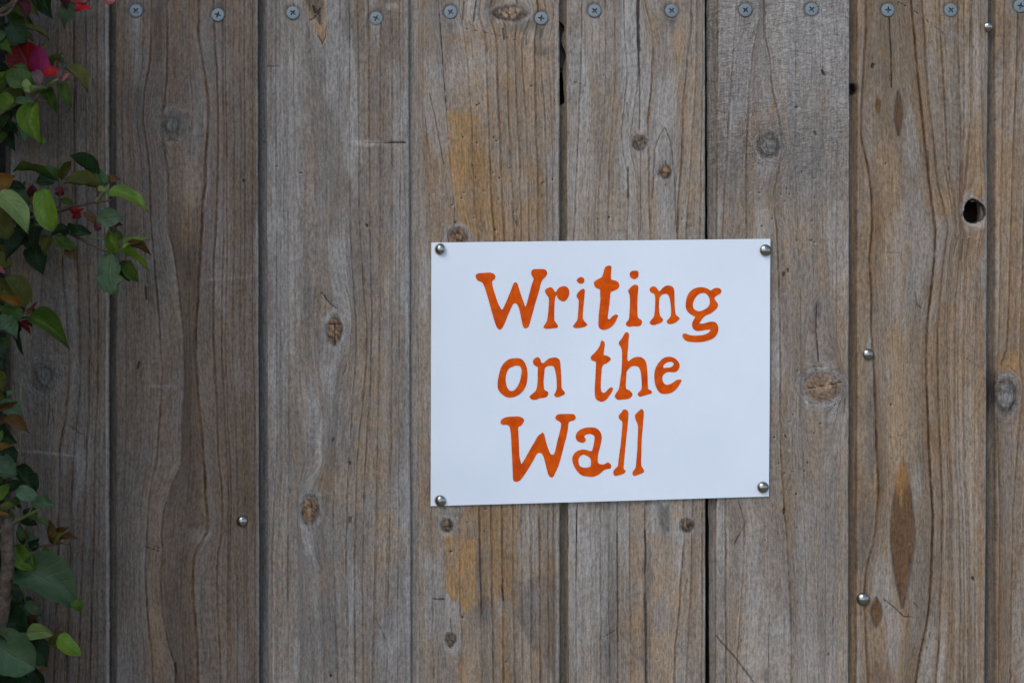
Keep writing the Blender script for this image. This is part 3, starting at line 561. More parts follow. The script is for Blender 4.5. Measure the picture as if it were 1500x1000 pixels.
    # screw seats: bruised wood around the heads
    for (su, sv, rot) in SCREWS:
        if uL0 - 5 < su < uR0 + 5:
            r = np.hypot(U - su, V - sv)
            DZ += 1.0 * (1 - sstep(9.5, 14, r)) * face
            blend((1 - sstep(10, 15, r)) * .6, DGREY)
            blend(np.exp(-((U - su) / 6) ** 2) * sstep(sv + 6, sv + 14, V) * (1 - sstep(sv + 16, sv + 60, V)) * .35, SILVER if rot % 2 else DGREY)
    # zones other than the face
    other = (np.array([c[0] == 'T' for c in cols]) | (np.array([c[2] for c in cols]) > 2))[None, :]
    lapc = np.array({'A': (.12, .095, .075), 'B': (.125, .095, .07), 'C': (.17, .142, .118), 'D': (.26, .21, .165), 'E': (.20, .148, .10), 'F': (.235, .185, .14), 'G': (.20, .132, .078), 'H': (.19, .142, .10)}.get(key, (.15, .12, .1)))
    lapn = (0.55 + 0.9 * fbm(U / 3.2, V / 160, seed + 50))[..., None]
    tint = np.where(other[..., None], lapc * lapn, tint)
    if key == 'H':
        m = (np.exp(-((V - 575) / 42) ** 2) * other)[..., None] * 0.85; tint = tint * (1 - m) + np.array(BLACK) * m
    if key == 'G':
        r = np.hypot((U - 1250) / 8, (V - 129) / 8); DZ += 8 * (1 - sstep(.55, 1.1, r)) * (zone == 1)[None, :]
        m = (1 - sstep(.6, 1.6, r))[..., None] * .9; tint = tint * (1 - m) + np.array(BLACK) * m
    LS = np.where(other, LS * 0.5, LS)
    # bead moulding on some planks; light catching every right edge is painted in
    if key in 'CAD':
        DZ += 0.7 * np.exp(-((U - (eR[:, None] - 7.0)) / 1.3) ** 2) * face
        blend(np.exp(-((U - (eR[:, None] - 3)) / 2.2) ** 2) * .55 * face, SILVER)
    else:
        blend(np.exp(-((U - (eR[:, None] - 1.5)) / 2.0) ** 2) * .5 * face * fbm(U * 0, V / 60, seed + 60) * 1.6, SILVER)
    # ---- relief
    DZ += 0.30 * np.exp(-LD ** 2) * LS * face + 0.9 * np.exp(-CD ** 2) * CS * face
    DZ += (fbm(U / 70, V / 260, seed + 70) - .5) * 1.1 * face + (fbm(S / 9, V / 90, seed + 71) - .5) * 0.35 * face
    Yd = Y + np.where(zone[None, :] == 2, 0, DZ) - b.get('proud', 0)
    X = (U - 750) * K; Zz = ZC + (500 - V) * K
    kill = np.zeros(U.shape, bool)
    if 'hole' in b:
        cu, cv, ru, rv = b['hole']
        ang = np.arctan2((V - cv) / rv, (U - cu) / ru)
        jag = 1 + .06 * np.sin(ang * 3 + 1) + .10 * (vnoise(np.cos(ang) * 3 + 9, np.sin(ang) * 3 + 9, 5) - .5)
        r = np.hypot((U - cu) / ru, (V - cv) / rv) / jag
        fm = (face > 0) | (np.array([c[2] < 7 and c[0] == 'R' for c in cols])[None, :] & False)
        t = np.clip((1 - r) / .55, 0, 1); ins = (r < 1) & (face > 0.5)
        rr = (1 - .10 * t) * jag
        X = np.where(ins, (cu + np.cos(ang) * rr * ru - 750) * K, X); Zz = np.where(ins, ZC + (500 - cv - np.sin(ang) * rr * rv) * K, Zz)
        dep = np.where(U > 1422, 5.6, 15.5)
        Yd = np.where(ins, Yd + t * dep, Yd); kill = (r < .42) & (face > 0.5)
        Yd += 0.9 * np.exp(-((r - 1.0) / .16) ** 2) * (vnoise(U / 4, V / 4, 8) - .25) * (r > 1) * face
        m = np.exp(-((r - 1.05) / .12) ** 2)[..., None] * (.5 + .5 * vnoise(U / 3, V / 3, 9))[..., None]; tint = tint * (1 - m) + np.array((.30, .28, .26)) * m
        m = ins[..., None] * 1.0; tint = tint * (1 - m) + np.array((.075, .055, .04)) * m
        LS = np.where(ins, 0, LS); CS = np.where(ins, 0, CS)
    co = np.stack([X, Yd * 0.001, Zz], -1).reshape(-1, 3)
    ii = np.arange(nr - 1)[:, None] * nc + np.arange(nc)[None, :]
    jj = np.arange(nr - 1)[:, None] * nc + (np.arange(nc)[None, :] + 1) % nc
    Q = np.stack([ii, ii + nc, jj + nc, jj], -1)
    keep = np.ones((nr - 1, nc), bool)
    if 'hole' in b:
        kq = kill.reshape(-1)[Q].any(-1); keep &= ~kq
        rowsin = ((vs[:-1] > b['hole'][1] - b['hole'][3]) & (vs[:-1] < b['hole'][1] + b['hole'][3]))
        keep[rowsin, nc - 1] = False; keep[rowsin, nc - 3] = False; keep[rowsin, nc - 2] = False
    Q = Q[keep].reshape(-1, 4)
    caps = [list(range(nc)), list(range((nr - 1) * nc + nc - 1, (nr - 1) * nc - 1, -1))]
    me = bpy.data.meshes.new('plank')
    nq = len(Q)
    me.vertices.add(len(co)); me.vertices.foreach_set('co', co.astype(np.float32).ravel())
    li = np.concatenate([Q.ravel(), np.array(caps[0]), np.array(caps[1])]).astype(np.int32)
    me.loops.add(len(li)); me.loops.foreach_set('vertex_index', li)
    starts = np.concatenate([np.arange(nq) * 4, [nq * 4, nq * 4 + nc]]).astype(np.int32)
    me.polygons.add(nq + 2); me.polygons.foreach_set('loop_start', starts)
    me.update(calc_edges=True); me.validate()
    me.shade_smooth(); me.set_sharp_from_angle(angle=math.radians(48))
    def fa(name, arr):
        a = me.attributes.new(name, 'FLOAT', 'POINT'); a.data.foreach_set('value', arr.astype(np.float32).ravel())
    fa('grain', S + idx * 5000); fa('line_distance', LD); fa('line_strength', LS); fa('crack_distance', CD); fa('crack_strength', CS)
    sw = np.full(U.shape, .07)
    if 'sawn' in b: sw = .07 + 1.1 * (1 - sstep(b['sawn'] - 60, b['sawn'] + 70, V))
    if key == 'C': sw = np.full(U.shape, .28)
    fa('sawn', sw); fa('greyness', wear * (1 - 0.9 * other))
    ca = me.attributes.new('tint', 'FLOAT_COLOR', 'POINT')
    ca.data.foreach_set('color', np.concatenate([np.clip(tint, 0.01, .8), np.ones(U.shape + (1,))], -1).astype(np.float32).ravel())
    o = link('plank', me, fence, WOOD)
    return o

SCREWS = [(199,16,45),(319,22,20),(429,19,40),(551,27,25),(660,18,38),(793,27,8),(871,16,47),(984,16,40),(1092,15,38),(1189,14,52),(1301,15,4),(1393,15,50),(1495,9,12),(1612,14,30),(1712,15,70),(1828,16,10),(1925,15,45),(2040,17,33)]
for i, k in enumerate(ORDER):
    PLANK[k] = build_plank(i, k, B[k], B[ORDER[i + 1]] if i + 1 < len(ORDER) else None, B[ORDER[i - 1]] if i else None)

# screws: countersunk Phillips heads driven along the top rail
def screw_mesh():
    bm = bmesh.new(); n = 28
    def ring(r, y): return [bm.verts.new((r * math.cos(2 * math.pi * i / n), y, r * math.sin(2 * math.pi * i / n))) for i in range(n)]
    r0 = ring(1.0, 0.35); r1 = ring(1.0, 0.02); r2 = ring(0.93, -0.07); r3 = ring(0.74, -0.10)
    for a, c in ((r0, r1), (r1, r2), (r2, r3)):
        for i in range(n): bm.faces.new((a[i], a[(i + 1) % n], c[(i + 1) % n], c[i]))
    w, l = 0.105, 0.50
    cr = [(l, w * .6), (w * 1.25, w * 1.25), (w * .6, l), (-w * .6, l), (-w * 1.25, w * 1.25), (-l, w * .6), (-l, -w * .6), (-w * 1.25, -w * 1.25), (-w * .6, -l), (w * .6, -l), (w * 1.25, -w * 1.25), (l, -w * .6)]
    top = [bm.verts.new((x, -0.10, z)) for x, z in cr]
    bot = [bm.verts.new((x * .55, 0.30, z * .55)) for x, z in cr]
    es = [bm.edges.get((r3[i], r3[(i + 1) % n])) for i in range(n)] + [bm.edges.new((top[i], top[(i + 1) % 12])) for i in range(12)]
    bmesh.ops.triangle_fill(bm, edges=es, use_beauty=True)
    slot = [bm.faces.new((top[i], top[(i + 1) % 12], bot[(i + 1) % 12], bot[i])) for i in range(12)]
    slot.append(bm.faces.new(bot))
    for f in bm.faces: f.smooth = True
    for f in slot: f.material_index = 1; f.smooth = False
    bmesh.ops.recalc_face_normals(bm, faces=bm.faces[:])
    me = bpy.data.meshes.new('screw'); bm.to_mesh(me); bm.free()
    me.materials.append(SCREW); me.materials.append(SLOT); me.set_sharp_from_angle(angle=math.radians(35)); return me
SM = screw_mesh(); rnd = random.Random(4)
for (su, sv, rot) in SCREWS:
    key = [k for k in ORDER if B[k]['uL'][0] - 4 <= su <= B[k]['uR'][0] + 4][0]
    o = link('screw', SM, PLANK[key])
    p = W(su, sv); o.location = (p.x, 0.0004, p.z); s = 9.6 * K
    o.scale = (s, s, s); o.rotation_euler = (rnd.uniform(-.05, .05), math.radians(rot), rnd.uniform(-.05, .05))

def box(name, x0, x1, y0, y1, z0, z1, mat, parent, bev=0.003):
    bm = bmesh.new(); bmesh.ops.create_cube(bm, size=1)
    for v in bm.verts: v.co = Vector((x0 + (v.co.x + .5) * (x1 - x0), y0 + (v.co.y + .5) * (y1 - y0), z0 + (v.co.z + .5) * (z1 - z0)))
    bmesh.ops.bevel(bm, geom=bm.edges[:], offset=bev, segments=2, affect='EDGES')
    me = bpy.data.meshes.new(name); bm.to_mesh(me); bm.free(); return link(name, me, parent, mat)
xl = (0 - 750) * K; xr = (2084 - 750) * K
for zr in (ZC + 0.27, 0.95, 0.25): box('rail', xl + 0.012, xr - 0.01, 0.0175, 0.055, zr - 0.045, zr + 0.045, FRAMING, fence)
box('post', xl - 0.088, xl + 0.008, 0.075, 0.165, 0, Z_TOP + 0.02, POST_SHADE, fence); box('post', xr + 0.005, xr + 0.091, 0.018, 0.104, 0, Z_TOP + 0.02, FRAMING, fence)
xx = xl + 0.013; q = 0
while xx < xr - 0.02:
    box('light_block_plank', xx, min(xx + 0.139, xr - 0.012), 0.0565, 0.0725, 0.03, Z_TOP - 0.01, FRAMING, fence); xx += 0.1405  # unseen back layer, added so gaps and knot hole stay dark
box('light_block_cap', xl - 0.02, xr + 0.03, -0.022, 0.086, Z_TOP + 0.0215, Z_TOP + 0.042, FRAMING, fence)  # added cap, stops light leaking in behind the planks

# ------------------------------------------------------------------ paper sheet with hand-lettering
PC = [(632, 355.5), (1128, 350), (1126, 726.5), (631, 740.5)]
def paper_h(a, b):
    base = 1.25 + 1.5 * (4 * a * (1 - a)) * (0.25 + 0.75 * b * b) + 0.8 * (4 * b * (1 - b)) * (a * a + (1 - a) ** 2) * .8
    return (base + 0.35 * np.sin(a * 9 + b * 3) * (4 * a * (1 - a)) + 0.25 * np.sin(b * 8 + a * 2 + 1)) * 0.001
def paper_ab(u, v):
    a = (u - 631.5) / 496.0; top = 355.5 - 5.5 * a; bot = 740.5 - 14 * a
    return a, (v - top) / (bot - top)
bm = bmesh.new(); NA, NB = 72, 54; grid = []
for j in range(NB + 1):
    row = []
    for i in range(NA + 1):
        a, b_ = i / NA, j / NB
        u = (PC[0][0] * (1 - a) + PC[1][0] * a) * (1 - b_) + (PC[3][0] * (1 - a) + PC[2][0] * a) * b_
        v = (PC[0][1] * (1 - a) + PC[1][1] * a) * (1 - b_) + (PC[3][1] * (1 - a) + PC[2][1] * a) * b_
        p = W(u, v); row.append(bm.verts.new((p.x, -paper_h(a, b_), p.z)))
    grid.append(row)
for j in range(NB):
    for i in range(NA):
        f = bm.faces.new((grid[j][i], grid[j + 1][i], grid[j + 1][i + 1], grid[j][i + 1])); f.smooth = True
bmesh.ops.recalc_face_normals(bm, faces=bm.faces[:])
bm.normal_update()
if bm.faces[:][0].normal.y > 0: bmesh.ops.reverse_faces(bm, faces=bm.faces[:])
bmesh.ops.solidify(bm, geom=bm.faces[:], thickness=0.0003)
me = bpy.data.meshes.new('paper_sign'); bm.to_mesh(me); bm.free(); me.set_sharp_from_angle(angle=math.radians(40))
paper = link('paper_sign', me, None, PAPER)
tag(paper, 'white paper sheet with orange hand lettering tacked to the planks', 'sign')

c5 = (620, 340, 4.546); c6 = (880, 340, 4.546); ct = (860, 380, 9.09); co_ = (720, 510, 11.11); ch = (855, 480, 8.333); cw = (725, 590, 8.333); cl = (830, 590, 8.333)
LET = [
 (c5, [[(350,300),(352,284),(370,274),(400,272),(440,270),(468,276),(481,296),(474,315),(460,326),(462,360),(475,405),(495,465),(512,500),(524,516),(536,500),(560,445),(585,385),(600,345),(612,334),(625,340),(634,365),(650,415),(668,465),(680,494),(692,465),(705,415),(722,350),(734,312),(722,290),(718,268),(728,250),(750,246),(780,246),(808,248),(822,262),(824,280),(812,300),(795,316),(782,345),(768,400),(745,475),(722,560),(706,615),(698,632),(684,640),(668,634),(660,612),(652,575),(644,535),(636,503),(624,480),(612,473),(598,480),(585,505),(565,550),(545,600),(528,634),(512,649),(498,643),(484,620),(465,560),(440,470),(418,395),(402,352),(388,333),(362,322)]]),
 (c5, [[(810,395),(816,380),(832,371),(848,367),(862,374),(874,392),(882,399),(892,384),(905,369),(925,361),(948,361),(966,376),(972,400),(968,425),(955,447),(940,459),(925,460),(905,450),(893,435),(889,420),(880,432),(874,465),(872,520),(872,580),(882,600),(896,622),(890,636),(860,640),(825,643),(803,638),(801,628),(812,610),(824,585),(832,530),(836,470),(834,435),(822,420)]]),
 (c5, [[(1020,428),(1028,405),(1048,384),(1066,377),(1074,384),(1074,410),(1068,470),(1063,530),(1062,570),(1070,590),(1088,608),(1091,616),(1075,630),(1045,636),(1015,639),(998,632),(998,622),(1012,603),(1026,580),(1031,530),(1034,470),(1033,450)],[(1021,322),(1030,307),(1048,299),(1064,303),(1072,318),(1068,336),(1052,344),(1034,339)]]),
 (ct, [[(88,320),(95,298),(120,275),(160,255),(190,238),(208,200),(222,150),(236,110),(255,90),(288,82),(312,86),(322,105),(318,180),(315,245),(325,268),(350,276),(385,285),(412,305),(425,335),(424,362),(408,388),(380,405),(340,422),(316,435),(306,465),(302,520),(294,600),(282,690),(272,778),(285,792),(302,792),(325,765),(350,745),(380,732),(402,737),(410,752),(398,780),(375,830),(345,872),(310,905),(265,928),(220,936),(180,926),(155,900),(148,865),(150,790),(158,690),(168,600),(174,530),(172,470),(172,415),(165,398),(130,385),(102,360)]]),
 (ct, [[(544,420),(552,402),(585,362),(612,342),(640,336),(665,342),(677,362),(678,400),(672,460),(669,530),(666,610),(667,690),(670,745),(682,780),(715,800),(728,825),(722,860),(700,882),(660,890),(610,888),(565,895),(535,888),(515,868),(514,850),(530,825),(550,800),(558,760),(562,690),(567,610),(568,530),(562,470),(550,440)],[(565,205),(568,180),(590,157),(630,149),(668,153),(682,175),(682,210),(668,242),(630,262),(590,250),(570,228)]]),
 (c6, [[(324,388),(328,372),(345,362),(362,364),(376,378),(386,393),(396,388),(412,370),(435,356),(458,356),(478,366),(487,385),(489,430),(490,480),(494,530),(500,550),(518,566),(523,576),(508,592),(485,606),(460,612),(442,606),(438,592),(452,575),(464,555),(466,520),(462,470),(453,430),(440,412),(420,412),(402,420),(390,440),(386,480),(388,530),(396,560),(410,576),(412,588),(400,602),(375,612),(350,619),(330,612),(325,598),(338,580),(352,560),(358,520),(361,470),(360,430),(352,410),(336,404)]]),
 (c6, [[(563,490),(568,445),(585,405),(612,380),(645,368),(675,367),(705,374),(730,388),(748,376),(772,371),(792,376),(801,392),(795,408),(775,420),(758,432),(757,448),(768,462),(778,480),(774,502),(756,522),(728,542),(700,553),(680,568),(664,590),(655,606),(680,608),(715,598),(745,595),(768,605),(779,628),(780,655),(770,682),(748,705),(715,720),(670,730),(620,732),(575,726),(553,712),(542,694),(545,678),(562,674),(590,684),(630,688),(680,683),(712,670),(727,655),(722,649),(700,650),(665,656),(635,656),(615,645),(606,625),(608,600),(618,580),(626,564),(605,552),(582,535),(568,515)],[(611,480),(620,450),(640,422),(665,407),(690,406),(710,420),(722,445),(723,475),(710,500),(685,516),(655,526),(630,520),(615,504)]]),
 (co_, [[(98,600),(102,530),(120,430),(145,340),(185,260),(245,200),(310,168),(390,158),(460,163),(510,190),(545,240),(572,310),(584,390),(585,460),(575,550),(550,630),(505,700),(440,755),(370,788),(310,798),(250,793),(190,760),(135,710),(105,655)],[(230,520),(234,450),(250,385),(280,335),(310,310),(355,295),(385,281),(430,281),(465,295),(487,340),(485,410),(470,500),(440,580),(405,640),(370,680),(330,690),(295,683),(265,650),(240,590)]]),
 (co_, [[(673,225),(682,185),(710,157),(750,142),(775,152),(795,185),(808,228),(830,237),(858,230),(885,200),(930,167),(985,150),(1045,148),(1090,170),(1113,210),(1122,290),(1128,380),(1133,480),(1136,580),(1138,640),(1165,680),(1190,715),(1186,745),(1140,770),(1095,788),(1060,796),(1020,768),(1017,748),(1040,710),(1055,665),(1060,600),(1056,500),(1045,410),(1025,330),(1000,290),(960,282),(915,288),(885,305),(865,330),(858,400),(848,500),(848,590),(855,660),(880,685),(915,705),(921,735),(908,775),(870,797),(780,812),(735,830),(685,836),(640,820),(620,790),(632,765),(670,730),(715,690),(738,630),(748,540),(750,430),(752,320),(742,300),(705,280),(682,252)]]),
 (ch, [[(83,365),(95,340),(130,305),(165,265),(192,220),(205,180),(212,160),(230,156),(248,168),(255,200),(248,260),(242,325),(270,336),(305,350),(328,375),(318,400),(280,430),(240,450),(222,480),(214,560),(208,640),(206,720),(212,770),(230,788),(255,788),(280,765),(305,738),(335,722),(352,732),(354,748),(335,790),(300,840),(265,880),(222,900),(180,888),(148,868),(135,820),(132,740),(138,640),(144,540),(148,450),(146,415),(130,408),(100,398)]]),
 (ch, [[(425,190),(435,165),(465,125),(490,80),(508,57),(528,53),(546,66),(551,95),(544,150),(540,230),(532,310),(530,370),(538,402),(552,402),(580,378),(620,358),(665,352),(710,362),(742,390),(762,435),(770,500),(776,590),(778,680),(782,738),(805,755),(828,775),(822,798),(790,808),(740,822),(690,837),(668,830),(656,805),(672,780),(698,750),(705,690),(700,610),(690,530),(672,487),(645,468),(605,464),(570,478),(540,508),(520,535),(516,610),(510,690),(516,740),(550,758),(580,785),(591,808),(580,838),(545,862),(480,872),(415,875),(385,852),(376,830),(392,795),(420,755),(435,700),(445,620),(458,530),(463,440),(466,350),(463,280),(448,230),(432,208)]]),
 (ch, [[(857,590),(862,530),(880,475),(915,420),(955,378),(1000,356),(1050,352),(1100,366),(1140,398),(1162,435),(1166,470),(1152,508),(1125,532),(1090,540),(1050,537),(1015,540),(985,555),(962,580),(955,612),(962,650),(980,680),(1010,692),(1050,685),(1090,662),(1120,640),(1150,630),(1185,633),(1188,645),(1165,690),(1125,745),(1075,785),(1020,802),(960,803),(925,790),(890,745),(868,690),(860,640)],[(966,466),(985,440),(1020,418),(1060,413),(1088,425),(1092,448),(1075,470),(1040,484),(1000,485),(975,488)]]),
 (cw, [[(68,230),(78,205),(105,182),(150,168),(210,163),(280,161),(325,172),(352,196),(354,215),(340,248),(315,275),(285,292),(286,350),(290,440),(294,540),(298,640),(312,705),(324,738),(345,710),(385,640),(430,560),(480,475),(525,400),(552,378),(578,358),(598,375),(612,425),(628,490),(650,555),(668,600),(688,623),(705,626),(722,615),(735,575),(750,510),(768,430),(790,350),(804,285),(802,240),(775,218),(745,200),(736,178),(748,150),(775,135),(840,130),(910,130),(960,134),(982,165),(980,190),(958,210),(915,222),(896,245),(890,300),(878,370),(862,440),(840,520),(815,620),(790,710),(762,790),(730,855),(712,893),(692,903),(665,890),(645,855),(628,790),(610,715),(590,650),(570,615),(545,605),(520,610),(498,640),(455,720),(400,810),(350,885),(310,935),(268,956),(235,950),(221,925),(216,840),(212,740),(208,640),(202,540),(198,440),(190,345),(178,290),(160,270),(135,264),(95,264),(74,250)]]),
 (cw, [[(983,410),(992,370),(1020,335),(1065,310),(1120,296),(1180,294),(1230,302),(1268,328),(1292,370),(1300,420),(1292,480),(1275,550),(1258,620),(1252,690),(1260,728),(1290,742),(1330,742),(1355,728),(1378,720),(1402,733),(1416,762),(1405,792),(1370,800),(1325,815),(1290,848),(1240,880),(1185,897),(1130,892),(1080,885),(1030,858),(985,805),(955,745),(942,690),(948,645),(975,602),(1020,575),(1070,562),(1115,568),(1150,580),(1180,580),(1192,545),(1205,490),(1213,430),(1208,398),(1180,380),(1140,373),(1105,385),(1087,405),(1105,435),(1105,455),(1085,478),(1055,480),(1015,468),(992,442)],[(1018,705),(1022,670),(1045,640),(1078,625),(1115,638),(1150,660),(1168,690),(1168,735),(1160,770),(1125,782),(1080,782),(1040,768),(1022,740)]]),
 (cl, [[(632,165),(640,140),(665,112),(685,82),(702,74),(728,82),(748,108),(750,150),(744,230),(735,330),(722,440),(712,550),(702,660),(694,750),(692,795),(712,815),(715,832),(695,855),(650,872),(605,883),(578,878),(566,850),(568,825),(590,795),(620,765),(628,710),(640,620),(655,510),(665,400),(674,300),(676,240),(668,215),(645,200)]]),
 (cl, [[(829,160),(838,135),(870,100),(900,76),(915,72),(932,88),(938,120),(932,210),(925,300),(915,400),(910,500),(908,600),(905,690),(908,760),(930,795),(941,825),(930,845),(890,862),(830,883),(805,875),(800,850),(808,825),(832,795),(842,750),(850,660),(858,560),(862,450),(866,350),(868,290),(858,245),(842,210)]]),
]
def catmull(pts, n=3):
    P = np.array(pts, float); out = []
    for i in range(len(P)):
        p0, p1, p2, p3 = P[i - 1], P[i], P[(i + 1) % len(P)], P[(i + 2) % len(P)]
        for q in range(n):
            t = q / n; out.append(0.5 * (2 * p1 + (p2 - p0) * t + (2 * p0 - 5 * p1 + 4 * p2 - p3) * t * t + (3 * p1 - p0 - 3 * p2 + p3) * t ** 3))
    return out
for (ox, oy, sc), loops in LET:
    cu = bpy.data.curves.new('letter', 'CURVE'); cu.dimensions = '2D'; cu.fill_mode = 'FRONT'
    for lp in loops:
        pts = catmull(lp); sp = cu.splines.new('POLY'); sp.points.add(len(pts) - 1); sp.use_cyclic_u = True
        for p, (x, y) in zip(sp.points, pts): p.co = (x / sc + ox, -(y / sc + oy), 0, 1)
    tmp = bpy.data.objects.new('letter_outline', cu); COL.objects.link(tmp)
    bpy.context.view_layer.update()
    me = bpy.data.meshes.new_from_object(tmp.evaluated_get(bpy.context.evaluated_depsgraph_get()))
    bpy.data.objects.remove(tmp); bpy.data.curves.remove(cu)
    bm = bmesh.new(); bm.from_mesh(me)
    for _ in range(3):
        le = [e for e in bm.edges if e.calc_length() > 9]
        if not le: break
        bmesh.ops.subdivide_edges(bm, edges=le, cuts=1); bmesh.ops.triangulate(bm, faces=bm.faces[:])
    for v in bm.verts:
        u, vv = v.co.x, -v.co.y; a, b_ = paper_ab(u, vv); p = W(u, vv)
        v.co = Vector((p.x, -float(paper_h(a, b_)) - 0.00022, p.z))
    bm.normal_update()
    for f in bm.faces:
        if f.normal.y > 0: f.normal_flip()
        f.smooth = True
    me.name = 'letter'; bm.to_mesh(me); bm.free(); me.materials.clear()
    link('letter', me, paper, INK)

# ------------------------------------------------------------------ thumbtacks
def tack_mesh():
    prof = [(0.0, -0.62), (0.18, -0.61), (0.36, -0.56), (0.54, -0.475), (0.70, -0.36), (0.84, -0.22), (0.94, -0.09), (1.0, 0.02), (0.985, 0.06), (0.93, 0.05), (0.5, -0.03), (0.13, -0.04), (0.12, 0.6), (0.09, 1.1), (0.0, 1.35)]
    bm = bmesh.new(); n = 32; rings = []
    for r, y in prof:
        if r == 0: rings.append([bm.verts.new((0, y, 0))])
        else: rings.append([bm.verts.new((r * math.cos(2 * math.pi * i / n), y, r * math.sin(2 * math.pi * i / n))) for i in range(n)])
    for a, c in zip(rings, rings[1:]):
        for i in range(n):
            if len(a) == 1: bm.faces.new((a[0], c[i], c[(i + 1) % n]))
            elif len(c) == 1: bm.faces.new((a[i], c[0], a[(i + 1) % n]))
            else: bm.faces.new((a[i], c[i], c[(i + 1) % n], a[(i + 1) % n]))
    for f in bm.faces: f.smooth = True
    bmesh.ops.recalc_face_normals(bm, faces=bm.faces[:])
    me = bpy.data.meshes.new('thumbtack'); bm.to_mesh(me); bm.free(); me.materials.append(TACK); me.set_sharp_from_angle(angle=math.radians(60)); return me
TM = tack_mesh()
for (u, v, r, h, tx, tz, lab, grp) in [
    (644, 365, 8.2, .0021, .18, -.42, 'domed metal thumbtack pinning the sheet corner above the first capital W', 'tacks holding the paper'),
    (1121, 367, 8.4, .0021, -.06, .12, 'shiny domed metal thumbtack pinning the sheet corner beyond the letter g', 'tacks holding the paper'),
    (1117, 713, 8.0, .0021, .05, .10, 'domed metal thumbtack pinning the blank sheet corner beyond the word Wall', 'tacks holding the paper'),
    (645, 733, 8.2, .0021, -.12, -.25, 'dull domed metal thumbtack pinning the sheet corner below the second capital W', 'tacks holding the paper'),
    (355, 763, 8.0, .0006, .1, .2, 'lone dull thumbtack in the dark reddish plank beside the vine', 'loose tacks in the planks'),
    (1272, 519, 8.0, .0006, .05, .25, 'tarnished thumbtack on a brown grain line of the knot-hole plank', 'loose tacks in the planks'),
    (1264, 877, 9.0, .0006, -.1, -.15, 'shiny thumbtack beside a small brown oval of the knot-hole plank', 'loose tacks in the planks'),
    (1448, 40, 7.0, .0008, .1, .35, 'small shiny thumbtack at the joint above the knot hole', 'loose tacks in the planks')]:
    o = link('thumbtack', TM); p = W(u, v); o.location = (p.x, -h, p.z); s = r * K * 1.07; o.scale = (s, s, s)
    o.rotation_euler = (tx, rnd.uniform(0, 3), tz); tag(o, lab, 'thumbtack', grp)

# ------------------------------------------------------------------ bougainvillea vine on the end of the fence
LM = {
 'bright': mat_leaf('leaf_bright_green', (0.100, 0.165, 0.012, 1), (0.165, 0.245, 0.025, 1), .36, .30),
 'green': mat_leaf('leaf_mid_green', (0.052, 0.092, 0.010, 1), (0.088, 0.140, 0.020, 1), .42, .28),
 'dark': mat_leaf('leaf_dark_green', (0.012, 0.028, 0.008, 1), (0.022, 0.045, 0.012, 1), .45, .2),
 'blue': mat_leaf('leaf_blue_green', (0.062, 0.102, 0.044, 1), (0.094, 0.140, 0.062, 1), .5, .2, .3),
 'pale': mat_leaf('leaf_pale_green', (0.20, 0.25, 0.060, 1), (0.28, 0.33, 0.10, 1), .36, .3),
 'olive': mat_leaf('leaf_olive', (0.085, 0.085, 0.012, 1), (0.13, 0.115, 0.018, 1), .45, .35),
 'bronze': mat_leaf('leaf_bronze', (0.105, 0.048, 0.014, 1), (0.15, 0.075, 0.018, 1), .45, .3),
 'orange': mat_leaf('leaf_orange', (0.22, 0.085, 0.012, 1), (0.28, 0.13, 0.02, 1), .45, .35),
 'beige': mat_leaf('leaf_dry', (0.22, 0.17, 0.10, 1), (0.30, 0.24, 0.15, 1), .6, .3),
 'mauve': mat_leaf('leaf_mauve', (0.16, 0.085, 0.075, 1), (0.24, 0.14, 0.12, 1), .5, .3),
 'red': mat_leaf('bract_red', (0.40, 0.006, 0.008, 1), (0.55, 0.010, 0.016, 1), .5, .35, 0.0),
 'magenta': mat_leaf('bract_magenta', (0.28, 0.004, 0.055, 1), (0.38, 0.010, 0.085, 1), .5, .35, 0.0),
 'crimson': mat_leaf('bract_crimson', (0.17, 0.003, 0.006, 1), (0.25, 0.005, 0.010, 1), .5, .3, 0.0),
 'maroon': mat_leaf('bract_maroon', (0.065, 0.008, 0.010, 1), (0.11, 0.016, 0.018, 1), .5, .25, 0.0),
 'pink': mat_leaf('bract_pink', (0.42, 0.10, 0.10, 1), (0.50, 0.17, 0.14, 1), .5, .35, 0.0)}
BARKM = mat_simple('vine_bark', (0.050, 0.032, 0.020, 1), (0.165, 0.108, 0.066, 1), 170, .9, .004)
TWIG = mat_simple('vine_twig', (0.06, 0.032, 0.022, 1), (0.12, 0.06, 0.035, 1), 300, .7, .001)
GTWIG = mat_simple('vine_green_twig', (0.10, 0.10, 0.025, 1), (0.16, 0.15, 0.045, 1), 300, .6, .001)
vine = empty('bougainvillea_vine', ((-60 - 750) * K, -0.10, 0))
tag(vine, 'leafy climbing vine with red bracts hanging over the fence end', 'vine')
VO = vine.location.copy()

